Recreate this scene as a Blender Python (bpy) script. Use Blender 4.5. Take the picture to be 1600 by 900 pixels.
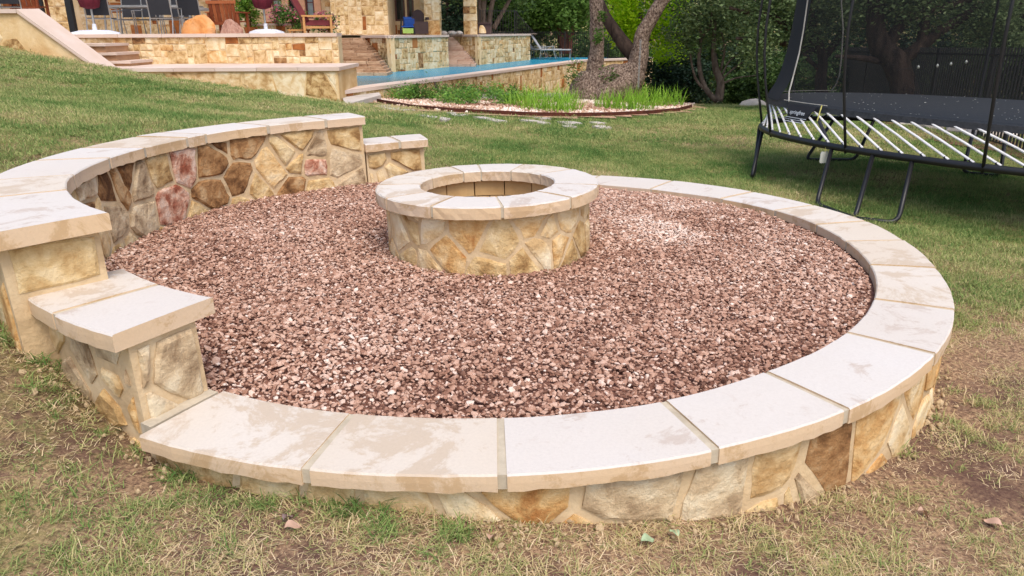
import bpy, math, random
import numpy as np
from mathutils import Vector, Matrix
random.seed(7); rng = np.random.default_rng(11)
PI = math.pi
S = bpy.context.scene
for o in list(bpy.data.objects): bpy.data.objects.remove(o)
COL = S.collection

# ------------------------------------------------------------------ camera, world, sun
F_PX, PITCH, ROLL, CAM_H = 1155.0, 0.3347, -0.005, 1.6
def cam_matrix(p, roll):
    r = np.array([1, 0, 0.]); u = np.array([0, math.sin(p), math.cos(p)]); f = np.array([0, math.cos(p), -math.sin(p)])
    c, s = math.cos(roll), math.sin(roll)
    return np.stack([c*r+s*u, -s*r+c*u, f], 1)
MB = cam_matrix(PITCH, ROLL)
CPOS = np.array([0, 0, CAM_H])
cam_d = bpy.data.cameras.new('camera'); cam = bpy.data.objects.new('camera', cam_d); COL.objects.link(cam)
cam_d.sensor_width = 36; cam_d.lens = 36*F_PX/1600; cam_d.clip_end = 500; cam_d.clip_start = .05
R3 = np.stack([MB[:, 0], MB[:, 1], -MB[:, 2]], 1)
cam.matrix_world = Matrix.Translation(Vector(CPOS)) @ Matrix([list(r) for r in R3]).to_4x4()
S.camera = cam
SUN_EL, SUN_AZ = math.radians(60), math.radians(160)      # azimuth clockwise from +Y
w = bpy.data.worlds.new('World'); S.world = w; w.use_nodes = True
nt = w.node_tree; bg = nt.nodes['Background']
sky = nt.nodes.new('ShaderNodeTexSky'); sky.sky_type = 'NISHITA'; sky.sun_disc = False
sky.sun_elevation = SUN_EL; sky.sun_rotation = SUN_AZ; sky.air_density = 1.0; sky.dust_density = 3.0; sky.ozone_density = .6
nt.links.new(sky.outputs[0], bg.inputs[0]); bg.inputs[1].default_value = 0.15
sl = bpy.data.lights.new('sun', 'SUN'); sun = bpy.data.objects.new('sun', sl); COL.objects.link(sun)
sl.energy = 1.3; sl.angle = math.radians(32); sl.color = (1, .93, .84)
d = Vector((math.sin(SUN_AZ)*math.cos(SUN_EL), math.cos(SUN_AZ)*math.cos(SUN_EL), math.sin(SUN_EL)))
sun.rotation_euler = d.to_track_quat('Z', 'Y').to_euler()
S.view_settings.view_transform = 'Standard'; S.view_settings.look = 'None'
S.view_settings.exposure = 0.74; S.view_settings.gamma = 1
S.render.engine = 'CYCLES'
S.cycles.transparent_max_bounces = 24

# ------------------------------------------------------------------ helpers
def tag(o, label=None, cat=None, group=None, kind=None):
    if label: o['label'] = label
    if cat: o['category'] = cat
    if group: o['group'] = group
    if kind: o['kind'] = kind
    return o
def me_from(name, V, Fc, mat=None, smooth=False):
    me = bpy.data.meshes.new(name)
    me.from_pydata([tuple(map(float, v)) for v in V], [], [tuple(f) for f in Fc])
    if mat is not None: me.materials.append(mat)
    if smooth: me.polygons.foreach_set('use_smooth', [True]*len(me.polygons))
    me.update(); return me
def link(name, me, parent=None, loc=None):
    o = bpy.data.objects.new(name, me); COL.objects.link(o)
    if parent is not None: o.parent = parent
    if loc is not None: o.location = loc
    return o
def obj(name, V, Fc, mat, parent=None, smooth=False, loc=None):
    return link(name, me_from(name, V, Fc, mat, smooth), parent, loc)
def thing(name, label, cat, loc=(0, 0, 0), rz=0, group=None, mw=None):
    o = bpy.data.objects.new(name, None); COL.objects.link(o); o.empty_display_size = .1
    if mw is not None: o.matrix_world = mw
    else: o.location = loc; o.rotation_euler = (0, 0, rz)
    return tag(o, label, cat, group)
def copy_tree(o, label=None, parent=None):
    c = o.copy(); COL.objects.link(c); c.parent = parent
    if label: c['label'] = label
    for ch in list(o.children): copy_tree(ch, None, c)
    return c
class MB_:                                     # mesh builder
    def __init__(s): s.V = []; s.F = []
    def add(s, V, Fc):
        b = len(s.V); s.V += [tuple(v) for v in V]; s.F += [tuple(b+i for i in f) for f in Fc]; return s
    def box(s, c, sz, rz=0, tilt=None, bev=0):
        x, y, z = sz[0]/2, sz[1]/2, sz[2]/2
        P = [(a, b_, c_) for c_ in (-z, z) for b_ in (-y, y) for a in (-x, x)]
        M = Matrix.Rotation(rz, 3, 'Z')
        if tilt is not None: M = M @ tilt
        P = [M @ Vector(p)+Vector(c) for p in P]
        return s.add(P, [(0, 2, 3, 1), (4, 5, 7, 6), (0, 1, 5, 4), (2, 6, 7, 3), (0, 4, 6, 2), (1, 3, 7, 5)])
    def tube(s, pts, r, n=8, caps=True):
        pts = [Vector(p) for p in pts]; rs = r if hasattr(r, '__len__') else [r]*len(pts)
        V = []; Fc = []; up = None
        for i, p in enumerate(pts):
            t = (pts[min(i+1, len(pts)-1)]-pts[max(i-1, 0)]).normalized()
            if up is None: up = t.orthogonal().normalized()
            a = (up-t*up.dot(t)).normalized(); up = a; b_ = t.cross(a)
            for k in range(n):
                th = 2*PI*k/n; V.append(p+(a*math.cos(th)+b_*math.sin(th))*rs[i])
        for i in range(len(pts)-1):
            for k in range(n):
                Fc.append((i*n+k, i*n+(k+1) % n, (i+1)*n+(k+1) % n, (i+1)*n+k))
        if caps: Fc.append(tuple(range(n))[::-1]); Fc.append(tuple((len(pts)-1)*n+k for k in range(n)))
        return s.add(V, Fc)
    def lathe(s, prof, n=20, c=(0, 0, 0)):
        V = []; Fc = []
        for (r, z) in prof:
            for k in range(n): V.append((c[0]+r*math.cos(2*PI*k/n), c[1]+r*math.sin(2*PI*k/n), c[2]+z))
        for i in range(len(prof)-1):
            for k in range(n): Fc.append((i*n+k, i*n+(k+1) % n, (i+1)*n+(k+1) % n, (i+1)*n+k))
        Fc.append(tuple(range(n))[::-1]); Fc.append(tuple((len(prof)-1)*n+k for k in range(n)))
        return s.add(V, Fc)
    def build(s, name, mat, parent=None, smooth=False): return obj(name, s.V, s.F, mat, parent, smooth)
def at(px, py, Y):                              # photograph pixel -> the point at depth Y (metres ahead of the camera)
    d = MB @ np.array([(px-800)/F_PX, -(py-450)/F_PX, 1.0]); return Vector(CPOS + d*(Y/d[1]))
def at_z(px, py, z):
    d = MB @ np.array([(px-800)/F_PX, -(py-450)/F_PX, 1.0]); return Vector(CPOS + d*((z-CAM_H)/d[2]))

# ------------------------------------------------------------------ materials
def srgb(*c):
    return tuple([(v/12.92 if v <= .04045 else ((v+.055)/1.055)**2.4) for v in [x/255 for x in c]]+[1])
def mat_noise(name, cols, scale=8, rough=.9, bump=.3, bscale=None, rnd=.5, detail=5, stretch=(1, 1, 1), dist=.01, island=False, spec=.2, contrast=1.0):
    m = bpy.data.materials.new(name); m.use_nodes = True; n = m.node_tree.nodes; L = m.node_tree.links
    b = n['Principled BSDF']; b.inputs['Roughness'].default_value = rough; b.inputs['Specular IOR Level'].default_value = spec
    tc = n.new('ShaderNodeTexCoord'); oi = n.new('ShaderNodeObjectInfo')
    geo = n.new('ShaderNodeNewGeometry')
    rs = geo.outputs['Random Per Island'] if island else oi.outputs['Random']
    off = n.new('ShaderNodeMath'); off.operation = 'MULTIPLY'; off.inputs[1].default_value = 37; L.new(rs, off.inputs[0])
    mp = n.new('ShaderNodeMapping'); mp.inputs['Scale'].default_value = stretch
    L.new(tc.outputs['Object'], mp.inputs['Vector']); L.new(off.outputs[0], mp.inputs['Location'])
    nz = n.new('ShaderNodeTexNoise'); nz.inputs['Scale'].default_value = scale; nz.inputs['Detail'].default_value = detail
    nz.inputs['Roughness'].default_value = .62; nz.inputs['Distortion'].default_value = .4
    L.new(mp.outputs[0], nz.inputs['Vector'])
    a = n.new('ShaderNodeMapRange'); a.inputs[1].default_value = .5-.25/contrast; a.inputs[2].default_value = .5+.25/contrast
    a.inputs[3].default_value = 0; a.inputs[4].default_value = 1; L.new(nz.outputs[0], a.inputs[0])
    mx = n.new('ShaderNodeMix'); mx.data_type = 'FLOAT'; mx.inputs[0].default_value = rnd; L.new(a.outputs[0], mx.inputs[2]); L.new(rs, mx.inputs[3])
    rp = n.new('ShaderNodeValToRGB'); L.new(mx.outputs[0], rp.inputs[0])
    el = rp.color_ramp.elements
    while len(el) < len(cols): el.new(.5)
    for i, c in enumerate(cols):
        el[i].position = .12+.76*i/(len(cols)-1) if len(cols) > 1 else 0; el[i].color = c
    L.new(rp.outputs[0], b.inputs['Base Color'])
    if bump:
        n2 = n.new('ShaderNodeTexNoise'); n2.inputs['Scale'].default_value = bscale or scale*4; n2.inputs['Detail'].default_value = 6; n2.inputs['Roughness'].default_value = .65
        L.new(mp.outputs[0], n2.inputs['Vector'])
        bp = n.new('ShaderNodeBump'); bp.inputs['Strength'].default_value = bump; bp.inputs['Distance'].default_value = dist
        L.new(n2.outputs[0], bp.inputs['Height']); L.new(bp.outputs[0], b.inputs['Normal'])
    return m
def mat_plain(name, c, rough=.5, metal=0, spec=.4):
    return_m = mat_noise(name, [tuple([v*.8 for v in c[:3]]+[1]), tuple([min(1, v*1.15) for v in c[:3]]+[1])], 6, rough, .05, 40, .2, dist=.002, spec=spec)
    return_m.node_tree.nodes['Principled BSDF'].inputs['Metallic'].default_value = metal
    return return_m
def mat_inst(name, stops, attr, rough=.9, trans=0.0, noise=0.0, rndw=.4, vscale=60):
    """colour from a per-instance attribute plus a per-instance random value"""
    m = bpy.data.materials.new(name); m.use_nodes = True; n = m.node_tree.nodes; L = m.node_tree.links
    b = n['Principled BSDF']; b.inputs['Roughness'].default_value = rough; b.inputs['Specular IOR Level'].default_value = .15
    at_ = n.new('ShaderNodeAttribute'); at_.attribute_type = 'INSTANCER'; at_.attribute_name = attr
    geo = n.new('ShaderNodeNewGeometry')
    s1 = n.new('ShaderNodeMath'); s1.operation = 'MULTIPLY_ADD'; s1.inputs[1].default_value = rndw; L.new(geo.outputs['Random Per Island'], s1.inputs[0]); 
    s2 = n.new('ShaderNodeMath'); s2.operation = 'SUBTRACT'; s2.inputs[1].default_value = rndw/2
    L.new(at_.outputs['Fac'], s1.inputs[2]); L.new(s1.outputs[0], s2.inputs[0])
    out = s2.outputs[0]
    if noise:
        tc = n.new('ShaderNodeTexCoord'); nz = n.new('ShaderNodeTexNoise'); nz.inputs['Scale'].default_value = vscale
        L.new(tc.outputs['Object'], nz.inputs['Vector'])
        s3 = n.new('ShaderNodeMath'); s3.operation = 'MULTIPLY_ADD'; s3.inputs[1].default_value = noise; L.new(nz.outputs[0], s3.inputs[0]); L.new(out, s3.inputs[2])
        s4 = n.new('ShaderNodeMath'); s4.operation = 'SUBTRACT'; s4.inputs[1].default_value = noise/2; L.new(s3.outputs[0], s4.inputs[0]); out = s4.outputs[0]
    rp = n.new('ShaderNodeValToRGB'); L.new(out, rp.inputs[0]); el = rp.color_ramp.elements
    while len(el) < len(stops): el.new(.5)
    for i, (p, c) in enumerate(stops): el[i].position = p; el[i].color = c
    L.new(rp.outputs[0], b.inputs['Base Color'])
    if trans:
        tr = n.new('ShaderNodeBsdfTranslucent'); L.new(rp.outputs[0], tr.inputs[0]); ms = n.new('ShaderNodeMixShader'); ms.inputs[0].default_value = trans
        L.new(b.outputs[0], ms.inputs[1]); L.new(tr.outputs[0], ms.inputs[2]); L.new(ms.outputs[0], n['Material Output'].inputs[0])
    return m
def mat_leaf(name, cols, trans=.3):
    m = mat_noise(name, cols, 1.3, .55, 0, rnd=.55, island=True, spec=.25); n = m.node_tree.nodes; L = m.node_tree.links
    # the noise must not be offset per leaf: drive it from plain object coordinates
    mp = [x for x in n if x.type == 'MAPPING'][0]
    for l in list(L):
        if l.to_node == mp and l.to_socket.name == 'Location': L.remove(l)
    b = n['Principled BSDF']; tr = n.new('ShaderNodeBsdfTranslucent'); ms = n.new('ShaderNodeMixShader'); ms.inputs[0].default_value = trans
    rp = [x for x in n if x.type == 'VALTORGB'][0]
    L.new(rp.outputs[0], tr.inputs[0]); L.new(b.outputs[0], ms.inputs[1]); L.new(tr.outputs[0], ms.inputs[2]); L.new(ms.outputs[0], n['Material Output'].inputs[0])
    return m
M = {}
def mat_cap(name, base, stain, side_stain, amt=.5, cover=.53):
    """sawn limestone: pale face, damp beige stains with ragged outlines, faint tooling, speckle"""
    m = bpy.data.materials.new(name); m.use_nodes = True; n = m.node_tree.nodes; L = m.node_tree.links; b = n['Principled BSDF']; b.inputs['Roughness'].default_value = .85; b.inputs['Specular IOR Level'].default_value = .15
    tc = n.new('ShaderNodeTexCoord'); oi = n.new('ShaderNodeObjectInfo'); off = n.new('ShaderNodeMath'); off.operation = 'MULTIPLY'; off.inputs[1].default_value = 53; L.new(oi.outputs['Random'], off.inputs[0])
    mp = n.new('ShaderNodeMapping'); L.new(tc.outputs['Object'], mp.inputs['Vector']); L.new(off.outputs[0], mp.inputs['Location'])
    def noise(sc, det, rg, dist=0, st=None):
        x = n.new('ShaderNodeTexNoise'); x.inputs['Scale'].default_value = sc; x.inputs['Detail'].default_value = det; x.inputs['Roughness'].default_value = rg; x.inputs['Distortion'].default_value = dist; L.new(mp.outputs[0], x.inputs['Vector']); return x.outputs[0]
    def rng_(src, a, b_, c=0, d_=1):
        x = n.new('ShaderNodeMapRange'); x.inputs[1].default_value = a; x.inputs[2].default_value = b_; x.inputs[3].default_value = c; x.inputs[4].default_value = d_; L.new(src, x.inputs[0]); return x.outputs[0]
    def mix(fac, A, B, blend='MIX'):
        x = n.new('ShaderNodeMix'); x.data_type = 'RGBA'; x.blend_type = blend
        if hasattr(fac, 'is_output'): L.new(fac, x.inputs[0])
        else: x.inputs[0].default_value = fac
        for v, i in ((A, 6), (B, 7)):
            if hasattr(v, 'is_output'): L.new(v, x.inputs[i])
            else: x.inputs[i].default_value = v
        return x.outputs[2]
    tint = mix(rng_(noise(1.1, 3, .5), .35, .65), base[0], base[1])
    tint = mix(rng_(oi.outputs['Random'], 0, 1, 0, .35), tint, side_stain)
    mask = rng_(noise(3.2, 10, .76, .5), cover, cover+.055, 0, amt)
    col = mix(mask, tint, stain)
    col = mix(rng_(noise(9, 8, .7, .5), .6, .68, 0, .45*amt), col, stain)
    col = mix(rng_(noise(90, 6, .7), .42, .74, 0, .13), col, (.25, .2, .16, 1))
    L.new(col, b.inputs['Base Color'])
    bp = n.new('ShaderNodeBump'); bp.inputs['Strength'].default_value = .4; bp.inputs['Distance'].default_value = .004; L.new(noise(55, 7, .7), bp.inputs['Height']); L.new(bp.outputs[0], b.inputs['Normal'])
    return m
M['cap'] = mat_cap('pale_limestone', [(.60, .565, .53, 1), (.58, .535, .485, 1)], (.47, .39, .33, 1), (.56, .49, .42, 1), .8, .555)
M['capwarm'] = mat_cap('cream_limestone', [(.585, .52, .44, 1), (.61, .56, .50, 1)], (.48, .38, .28, 1), (.56, .46, .35, 1), .75, .50)
M['capside'] = mat_cap('limestone_side_warm_bounce', [(.64, .45, .26, 1), (.63, .48, .34, 1)], (.44, .28, .13, 1), (.62, .49, .35, 1), .6, .52)  # same limestone; warm bounce light on the sides is painted into the colour
M['capfar'] = mat_noise('smooth_coping_stone', [srgb(196, 172, 152), srgb(212, 194, 182)], 1.5, .85, .1, 20, .3)
M['joint'] = mat_noise('cap_joint_mortar', [srgb(170, 158, 138), srgb(196, 184, 162)], 14, .95, .4, 60, .1, dist=.004)
M['mortar'] = mat_noise('tan_mortar', [srgb(178, 152, 116), srgb(204, 178, 140), srgb(216, 194, 158)], 5, .95, .6, 28, 0, dist=.012)
M['buff'] = mat_noise('buff_sandstone', [srgb(138, 104, 64), srgb(186, 152, 102), srgb(208, 180, 132), srgb(222, 200, 158)], 7, .9, 1.0, 26, .28, dist=.016, contrast=1.5)
M['gold'] = mat_noise('golden_sandstone', [srgb(168, 116, 66), srgb(202, 160, 104), srgb(218, 186, 136), srgb(228, 206, 166)], 6, .9, 1.0, 26, .25, dist=.016, contrast=1.6)
M['cream'] = mat_noise('cream_sandstone', [srgb(178, 142, 94), srgb(208, 178, 132), srgb(222, 200, 160), srgb(230, 214, 182)], 6, .9, .9, 26, .3, dist=.014, contrast=1.5)
M['brown'] = mat_noise('brown_sandstone', [srgb(92, 62, 38), srgb(136, 98, 62), srgb(164, 124, 82), srgb(184, 152, 112)], 8, .9, 1.0, 26, .25, dist=.018, contrast=1.6)
M['grey'] = mat_noise('grey_fieldstone', [srgb(136, 112, 84), srgb(180, 156, 124), srgb(204, 182, 148), srgb(218, 202, 172)], 8, .9, 1.0, 26, .28, dist=.016, contrast=1.5)
M['pink'] = mat_noise('reddish_quartzite', [srgb(146, 84, 62), srgb(180, 128, 104), srgb(206, 168, 144), srgb(218, 192, 172)], 11, .9, 1.0, 30, .2, dist=.016, contrast=1.7)
M['rust'] = mat_noise('rusty_stone', [srgb(116, 66, 34), srgb(160, 98, 52), srgb(184, 124, 72)], 6, .9, .7, 24, .4, dist=.01)
M['firebrick'] = mat_noise('buff_firebrick', [srgb(186, 150, 100), srgb(214, 182, 130)], 9, .9, .3, 60, .5, dist=.004)
M['black'] = mat_plain('black_powder_coat', (.012, .012, .013), .4)
M['blackpad'] = mat_plain('black_padded_fabric', (.014, .014, .018), .8)
M['silver'] = mat_plain('brushed_silver_frame', (.42, .41, .39), .4, .6)
M['sling'] = mat_plain('dark_sling_mesh', (.02, .021, .026), .7)
M['white'] = mat_plain('white_plastic', (.68, .70, .76), .5)
M['rod'] = mat_plain('white_fibreglass_rod', (.78, .76, .74), .45)
M['maroon'] = mat_plain('maroon_canvas', (.13, .012, .025), .85)
M['redcush'] = mat_plain('dull_red_cushion', (.17, .03, .035), .9)
M['wood'] = mat_noise('reddish_wood', [srgb(96, 44, 26), srgb(140, 74, 42), srgb(164, 98, 60)], 5, .6, .2, 30, .5, stretch=(8, 8, 1))
M['teak'] = mat_noise('light_teak', [srgb(170, 120, 70), srgb(200, 150, 96)], 5, .6, .2, 30, .4)
M['boulder'] = mat_noise('orange_boulder_rock', [srgb(176, 104, 52), srgb(206, 142, 84), srgb(214, 166, 120)], 3, .9, .8, 9, .2, dist=.04)
M['stump'] = mat_noise('petrified_rock', [srgb(128, 84, 70), srgb(168, 126, 108), srgb(190, 152, 134)], 6, .9, .8, 12, .2, stretch=(4, 4, .8), dist=.04)
M['trim'] = mat_plain('salmon_window_surround', srgb(222, 172, 136), .8)
M['redframe'] = mat_plain('dark_red_window_frame', (.12, .02, .02), .5)
M['brownframe'] = mat_plain('brown_window_frame', (.10, .035, .02), .5)
M['rope'] = mat_plain('grey_cord', (.38, .36, .32), .9)
M['steel'] = mat_noise('rusted_steel_edging', [srgb(60, 34, 26), srgb(96, 52, 38)], 9, .85, .2, 40, .1)
M['wicker'] = mat_plain('brown_wicker', (.05, .03, .028), .8)
M['blue'] = mat_plain('blue_fabric', (.01, .06, .28), .8)
M['limecloth'] = mat_plain('lime_fabric', (.3, .45, .1), .8)
M['firebox'] = mat_plain('brown_metal_cabinet', (.07, .04, .04), .6)
M['greymesh'] = mat_plain('grey_lounger_mesh', (.36, .36, .37), .8)
M['pipe'] = mat_plain('dark_drain_pipe', (.05, .02, .016), .6)
M['yellow'] = mat_plain('yellow_strap', (.5, .45, .12), .8)
M['dullwhite'] = mat_plain('dull_white_tag', (.62, .64, .58), .6)
M['print'] = mat_plain('white_print', (.55, .58, .62), .7)
M['step'] = mat_noise('step_riser_stone', [srgb(150, 112, 84), srgb(196, 158, 122)], 4, .9, .4, 20, .5)
M['thinstone'] = mat_noise('thin_layered_stone', [srgb(116, 86, 64), srgb(168, 136, 108), srgb(204, 178, 150)], 7, .9, .5, 22, .5, stretch=(1, 1, 4))
M['thinpale'] = mat_noise('pale_layered_stone', [srgb(156, 124, 104), srgb(188, 160, 140), srgb(206, 184, 166)], 7, .9, .5, 22, .5, stretch=(1, 1, 4))
M['flag'] = mat_noise('grey_flagstone', [srgb(166, 156, 146), srgb(204, 194, 184)], 3, .9, .3, 20, .3)
M['bark'] = mat_noise('grey_oak_bark', [srgb(62, 48, 42), srgb(112, 92, 80), srgb(150, 130, 114), srgb(182, 162, 144)], 26, .95, 1.0, 30, 0, stretch=(1.1, 1.1, .8), dist=.05, contrast=1.2)
M['barkfar'] = mat_noise('pale_brown_bark', [srgb(74, 62, 54), srgb(122, 108, 96)], 12, .95, .6, 14, 0, stretch=(1, 1, .4), dist=.05)
M['barkdark'] = mat_noise('dark_bark', [srgb(40, 32, 28), srgb(88, 72, 62)], 8, .95, .6, 14, 0, stretch=(1, 1, .4), dist=.05)
M['barkred'] = mat_noise('reddish_bark', [srgb(84, 50, 40), srgb(140, 92, 74)], 8, .95, .4, 14, 0, stretch=(1, 1, .4), dist=.03)
def glass(name, c, rough=.05):
    m = mat_plain(name, c, rough); return m
M['paledglass'] = glass('window_pane_pale', (.30, .36, .36)); M['darkglass'] = glass('window_pane_dark', (.015, .018, .018))
M['tableglass'] = glass('grey_glass_tabletop', (.2, .21, .22))
LEAF = {
 'oak': mat_leaf('oak_leaf', [(.025, .055, .016, 1), (.06, .115, .03, 1), (.12, .20, .05, 1)], .25),
 'greyoak': mat_leaf('grey_green_leaf', [(.06, .10, .035, 1), (.13, .19, .07, 1), (.25, .32, .13, 1)], .25),
 'lime': mat_leaf('lime_leaf', [(.30, .48, .015, 1), (.50, .74, .02, 1), (.68, .88, .06, 1)], .55),
 'deep': mat_leaf('deep_green_leaf', [(.008, .022, .012, 1), (.018, .042, .02, 1), (.03, .065, .028, 1)], .15),
 'mid': mat_leaf('mid_green_leaf', [(.04, .09, .014, 1), (.09, .18, .028, 1), (.16, .29, .05, 1)], .35),
 'pot': mat_leaf('potted_plant_leaf', [(.04, .10, .01, 1), (.12, .24, .02, 1), (.28, .4, .06, 1)], .35),
 'ground': mat_leaf('ground_cover_leaf', [(.07, .19, .04, 1), (.16, .34, .06, 1), (.34, .50, .08, 1)], .3),
 'flower': mat_leaf('pink_petals', [(.4, .06, .09, 1), (.55, .2, .22, 1), (.7, .45, .42, 1)], .3),
 'tallgrass': mat_leaf('tall_grass_blade', [(.13, .30, .02, 1), (.26, .50, .04, 1), (.46, .62, .12, 1)], .4)}

# ------------------------------------------------------------------ terrain
CTRL = np.array([
 (-1.9, 2.83, .26), (-1.5, 2.48, .2), (-1.37, 2.35, .15), (-.83, 2.12, .13), (-.42, 2.04, .13), (-.2, 2.02, .11), (.06, 2.0, .085), (.32, 2.0, .05), (.55, 2.05, .03),
 (.74, 2.15, .01), (.99, 2.25, -.03), (1.34, 2.45, -.06), (1.65, 2.75, -.08), (0, 1.2, .02), (-1.5, 1.2, .16), (1.5, 1.2, -.1), (0, -2, 0), (3, 0, -.2), (-3, 0, .3),
 (-2.6, 2.2, .50), (2.6, 3.2, -.12), (2.8, 4.2, -.04), (2.6, 5.4, .04), (2.0, 6.6, .1), (1, 7.3, .15), (0, 7.4, .22), (3.0, 6.5, 0), (2.7, 8.3, 0), (3.8, 9.6, 0), (5.4, 8.6, -.02), (5.2, 4.5, -.1), (7.5, 9, 0),
 (-2.02, 2.70, .44), (-2.25, 2.9, .50), (-1.82, 2.66, .33), (-2.65, 3.5, .56), (-3.0, 4.6, .68), (-3.2, 5.6, .78), (-2.5, 6.9, .66), (-1.5, 7.5, .48), (-.8, 7.6, .36),
 (-3.51, 15.35, .24), (-5.18, 15.35, .5), (-7.08, 15.35, .76), (-7.95, 15.3, .94), (-9.44, 15.2, 1.2), (-10.17, 15.2, 1.36), (-12, 15.2, 1.75), (-6, 9, .95), (-9, 9, 1.5), (-6, 5, 1.1),
 (.5, 13.7, .16), (-2.6, 16, .14), (4, 16, -.02), (2, 18, 0), (4.9, 16.8, -.08), (6, 15, -.05), (8, 19, -.2), (6, 24, -.9), (0, 24.5, -.5), (3, 32, -1.0), (-4, 19, .1), (-5, 26, 0),
 (-14, 20, .9), (-14, 30, .6), (0, 45, -1), (14, 30, -1), (14, 16, -.2), (14, 6, -.3), (10, 0, -.4), (-12, 4, 1.9), (-20, 12, 2.6), (0, 70, 0), (30, 50, 0), (-30, 60, 1)])
def tps_fit(P, lam=1e-3):
    n = len(P); D = np.hypot(P[:, None, 0]-P[None, :, 0], P[:, None, 1]-P[None, :, 1]); K = np.where(D > 0, D*D*np.log(D+1e-12), 0)+lam*np.eye(n)
    Q = np.c_[np.ones(n), P[:, :2]]; A = np.block([[K, Q], [Q.T, np.zeros((3, 3))]]); return np.linalg.solve(A, np.r_[P[:, 2], 0, 0, 0])
TW = tps_fit(CTRL)
RINGC = np.array([-.12, 4.53]); 
def terr(x, y):
    x = np.atleast_1d(np.asarray(x, float)); y = np.atleast_1d(np.asarray(y, float))
    out = np.zeros(len(x))
    for i in range(0, len(x), 20000):
        a = x[i:i+20000]; b = y[i:i+20000]
        D = np.hypot(a[:, None]-CTRL[None, :, 0], b[:, None]-CTRL[None, :, 1]); K = np.where(D > 1e-9, D*D*np.log(D+1e-12), 0)
        out[i:i+20000] = K @ TW[:len(CTRL)] + TW[-3] + TW[-2]*a + TW[-1]*b
    far = np.clip((np.hypot(x, y-10)-45)/40, 0, 1); out = out*(1-far)+far*5.0*far + 0
    r = np.hypot(x-RINGC[0], y-RINGC[1]); inside = np.clip((2.42-r)/.08, 0, 1)
    out = out*(1-inside)+np.minimum(out, .02)*inside
    return out
def terr1(x, y): return float(terr([x], [y])[0])
def hit(px, py, off=0.0):
    d = MB @ np.array([(px-800)/F_PX, -(py-450)/F_PX, 1.0]); t = np.linspace(1, 60, 3000)
    P = CPOS[None]+d[None]*t[:, None]; h = terr(P[:, 0], P[:, 1])+off; k = np.argmax(P[:, 2] < h); return Vector(P[k])

def vnoise(x, y, seed=0, oct=4, f0=1.0):
    """cheap value noise used for patchiness of turf and gravel"""
    r = np.random.default_rng(seed); T = r.random((64, 64)); s = np.zeros(len(x)); a = 1; tot = 0; f = f0
    for o in range(oct):
        X = x*f+o*7.3; Y = y*f+o*3.1; xi = np.floor(X).astype(int); yi = np.floor(Y).astype(int); fx = X-xi; fy = Y-yi
        fx = fx*fx*(3-2*fx); fy = fy*fy*(3-2*fy)
        g = lambda i, j: T[(xi+i) % 64, (yi+j) % 64]
        s += a*((g(0, 0)*(1-fx)+g(1, 0)*fx)*(1-fy)+(g(0, 1)*(1-fx)+g(1, 1)*fx)*fy); tot += a; a *= .55; f *= 2.1
    return s/tot
def dryness(x, y):
    """0 lush turf .. 1 straw and bare soil; the new work left worn ground round the front of the ring"""
    n = vnoise(x, y, 3, 4, 1.1); n2 = vnoise(x, y, 5, 3, .35)
    wear = np.clip((3.6-y+.55*x-(x > 1.6)*(.0))/2.0, 0, 1)
    wr = np.clip(1-np.hypot((x-2.9)/1.5, (y-3.2)/1.6), 0, 1)*1.6
    wl = np.clip((x+1.3)/1.2+.3, .12, 1)
    w_ = np.clip(np.maximum(np.clip((3.5-y)/1.1, 0, 1)*wl, wr), 0, 1)
    return np.clip(.50+1.1*(n-.5)+.5*(n2-.5)+.55*w_, 0, 1)
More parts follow.
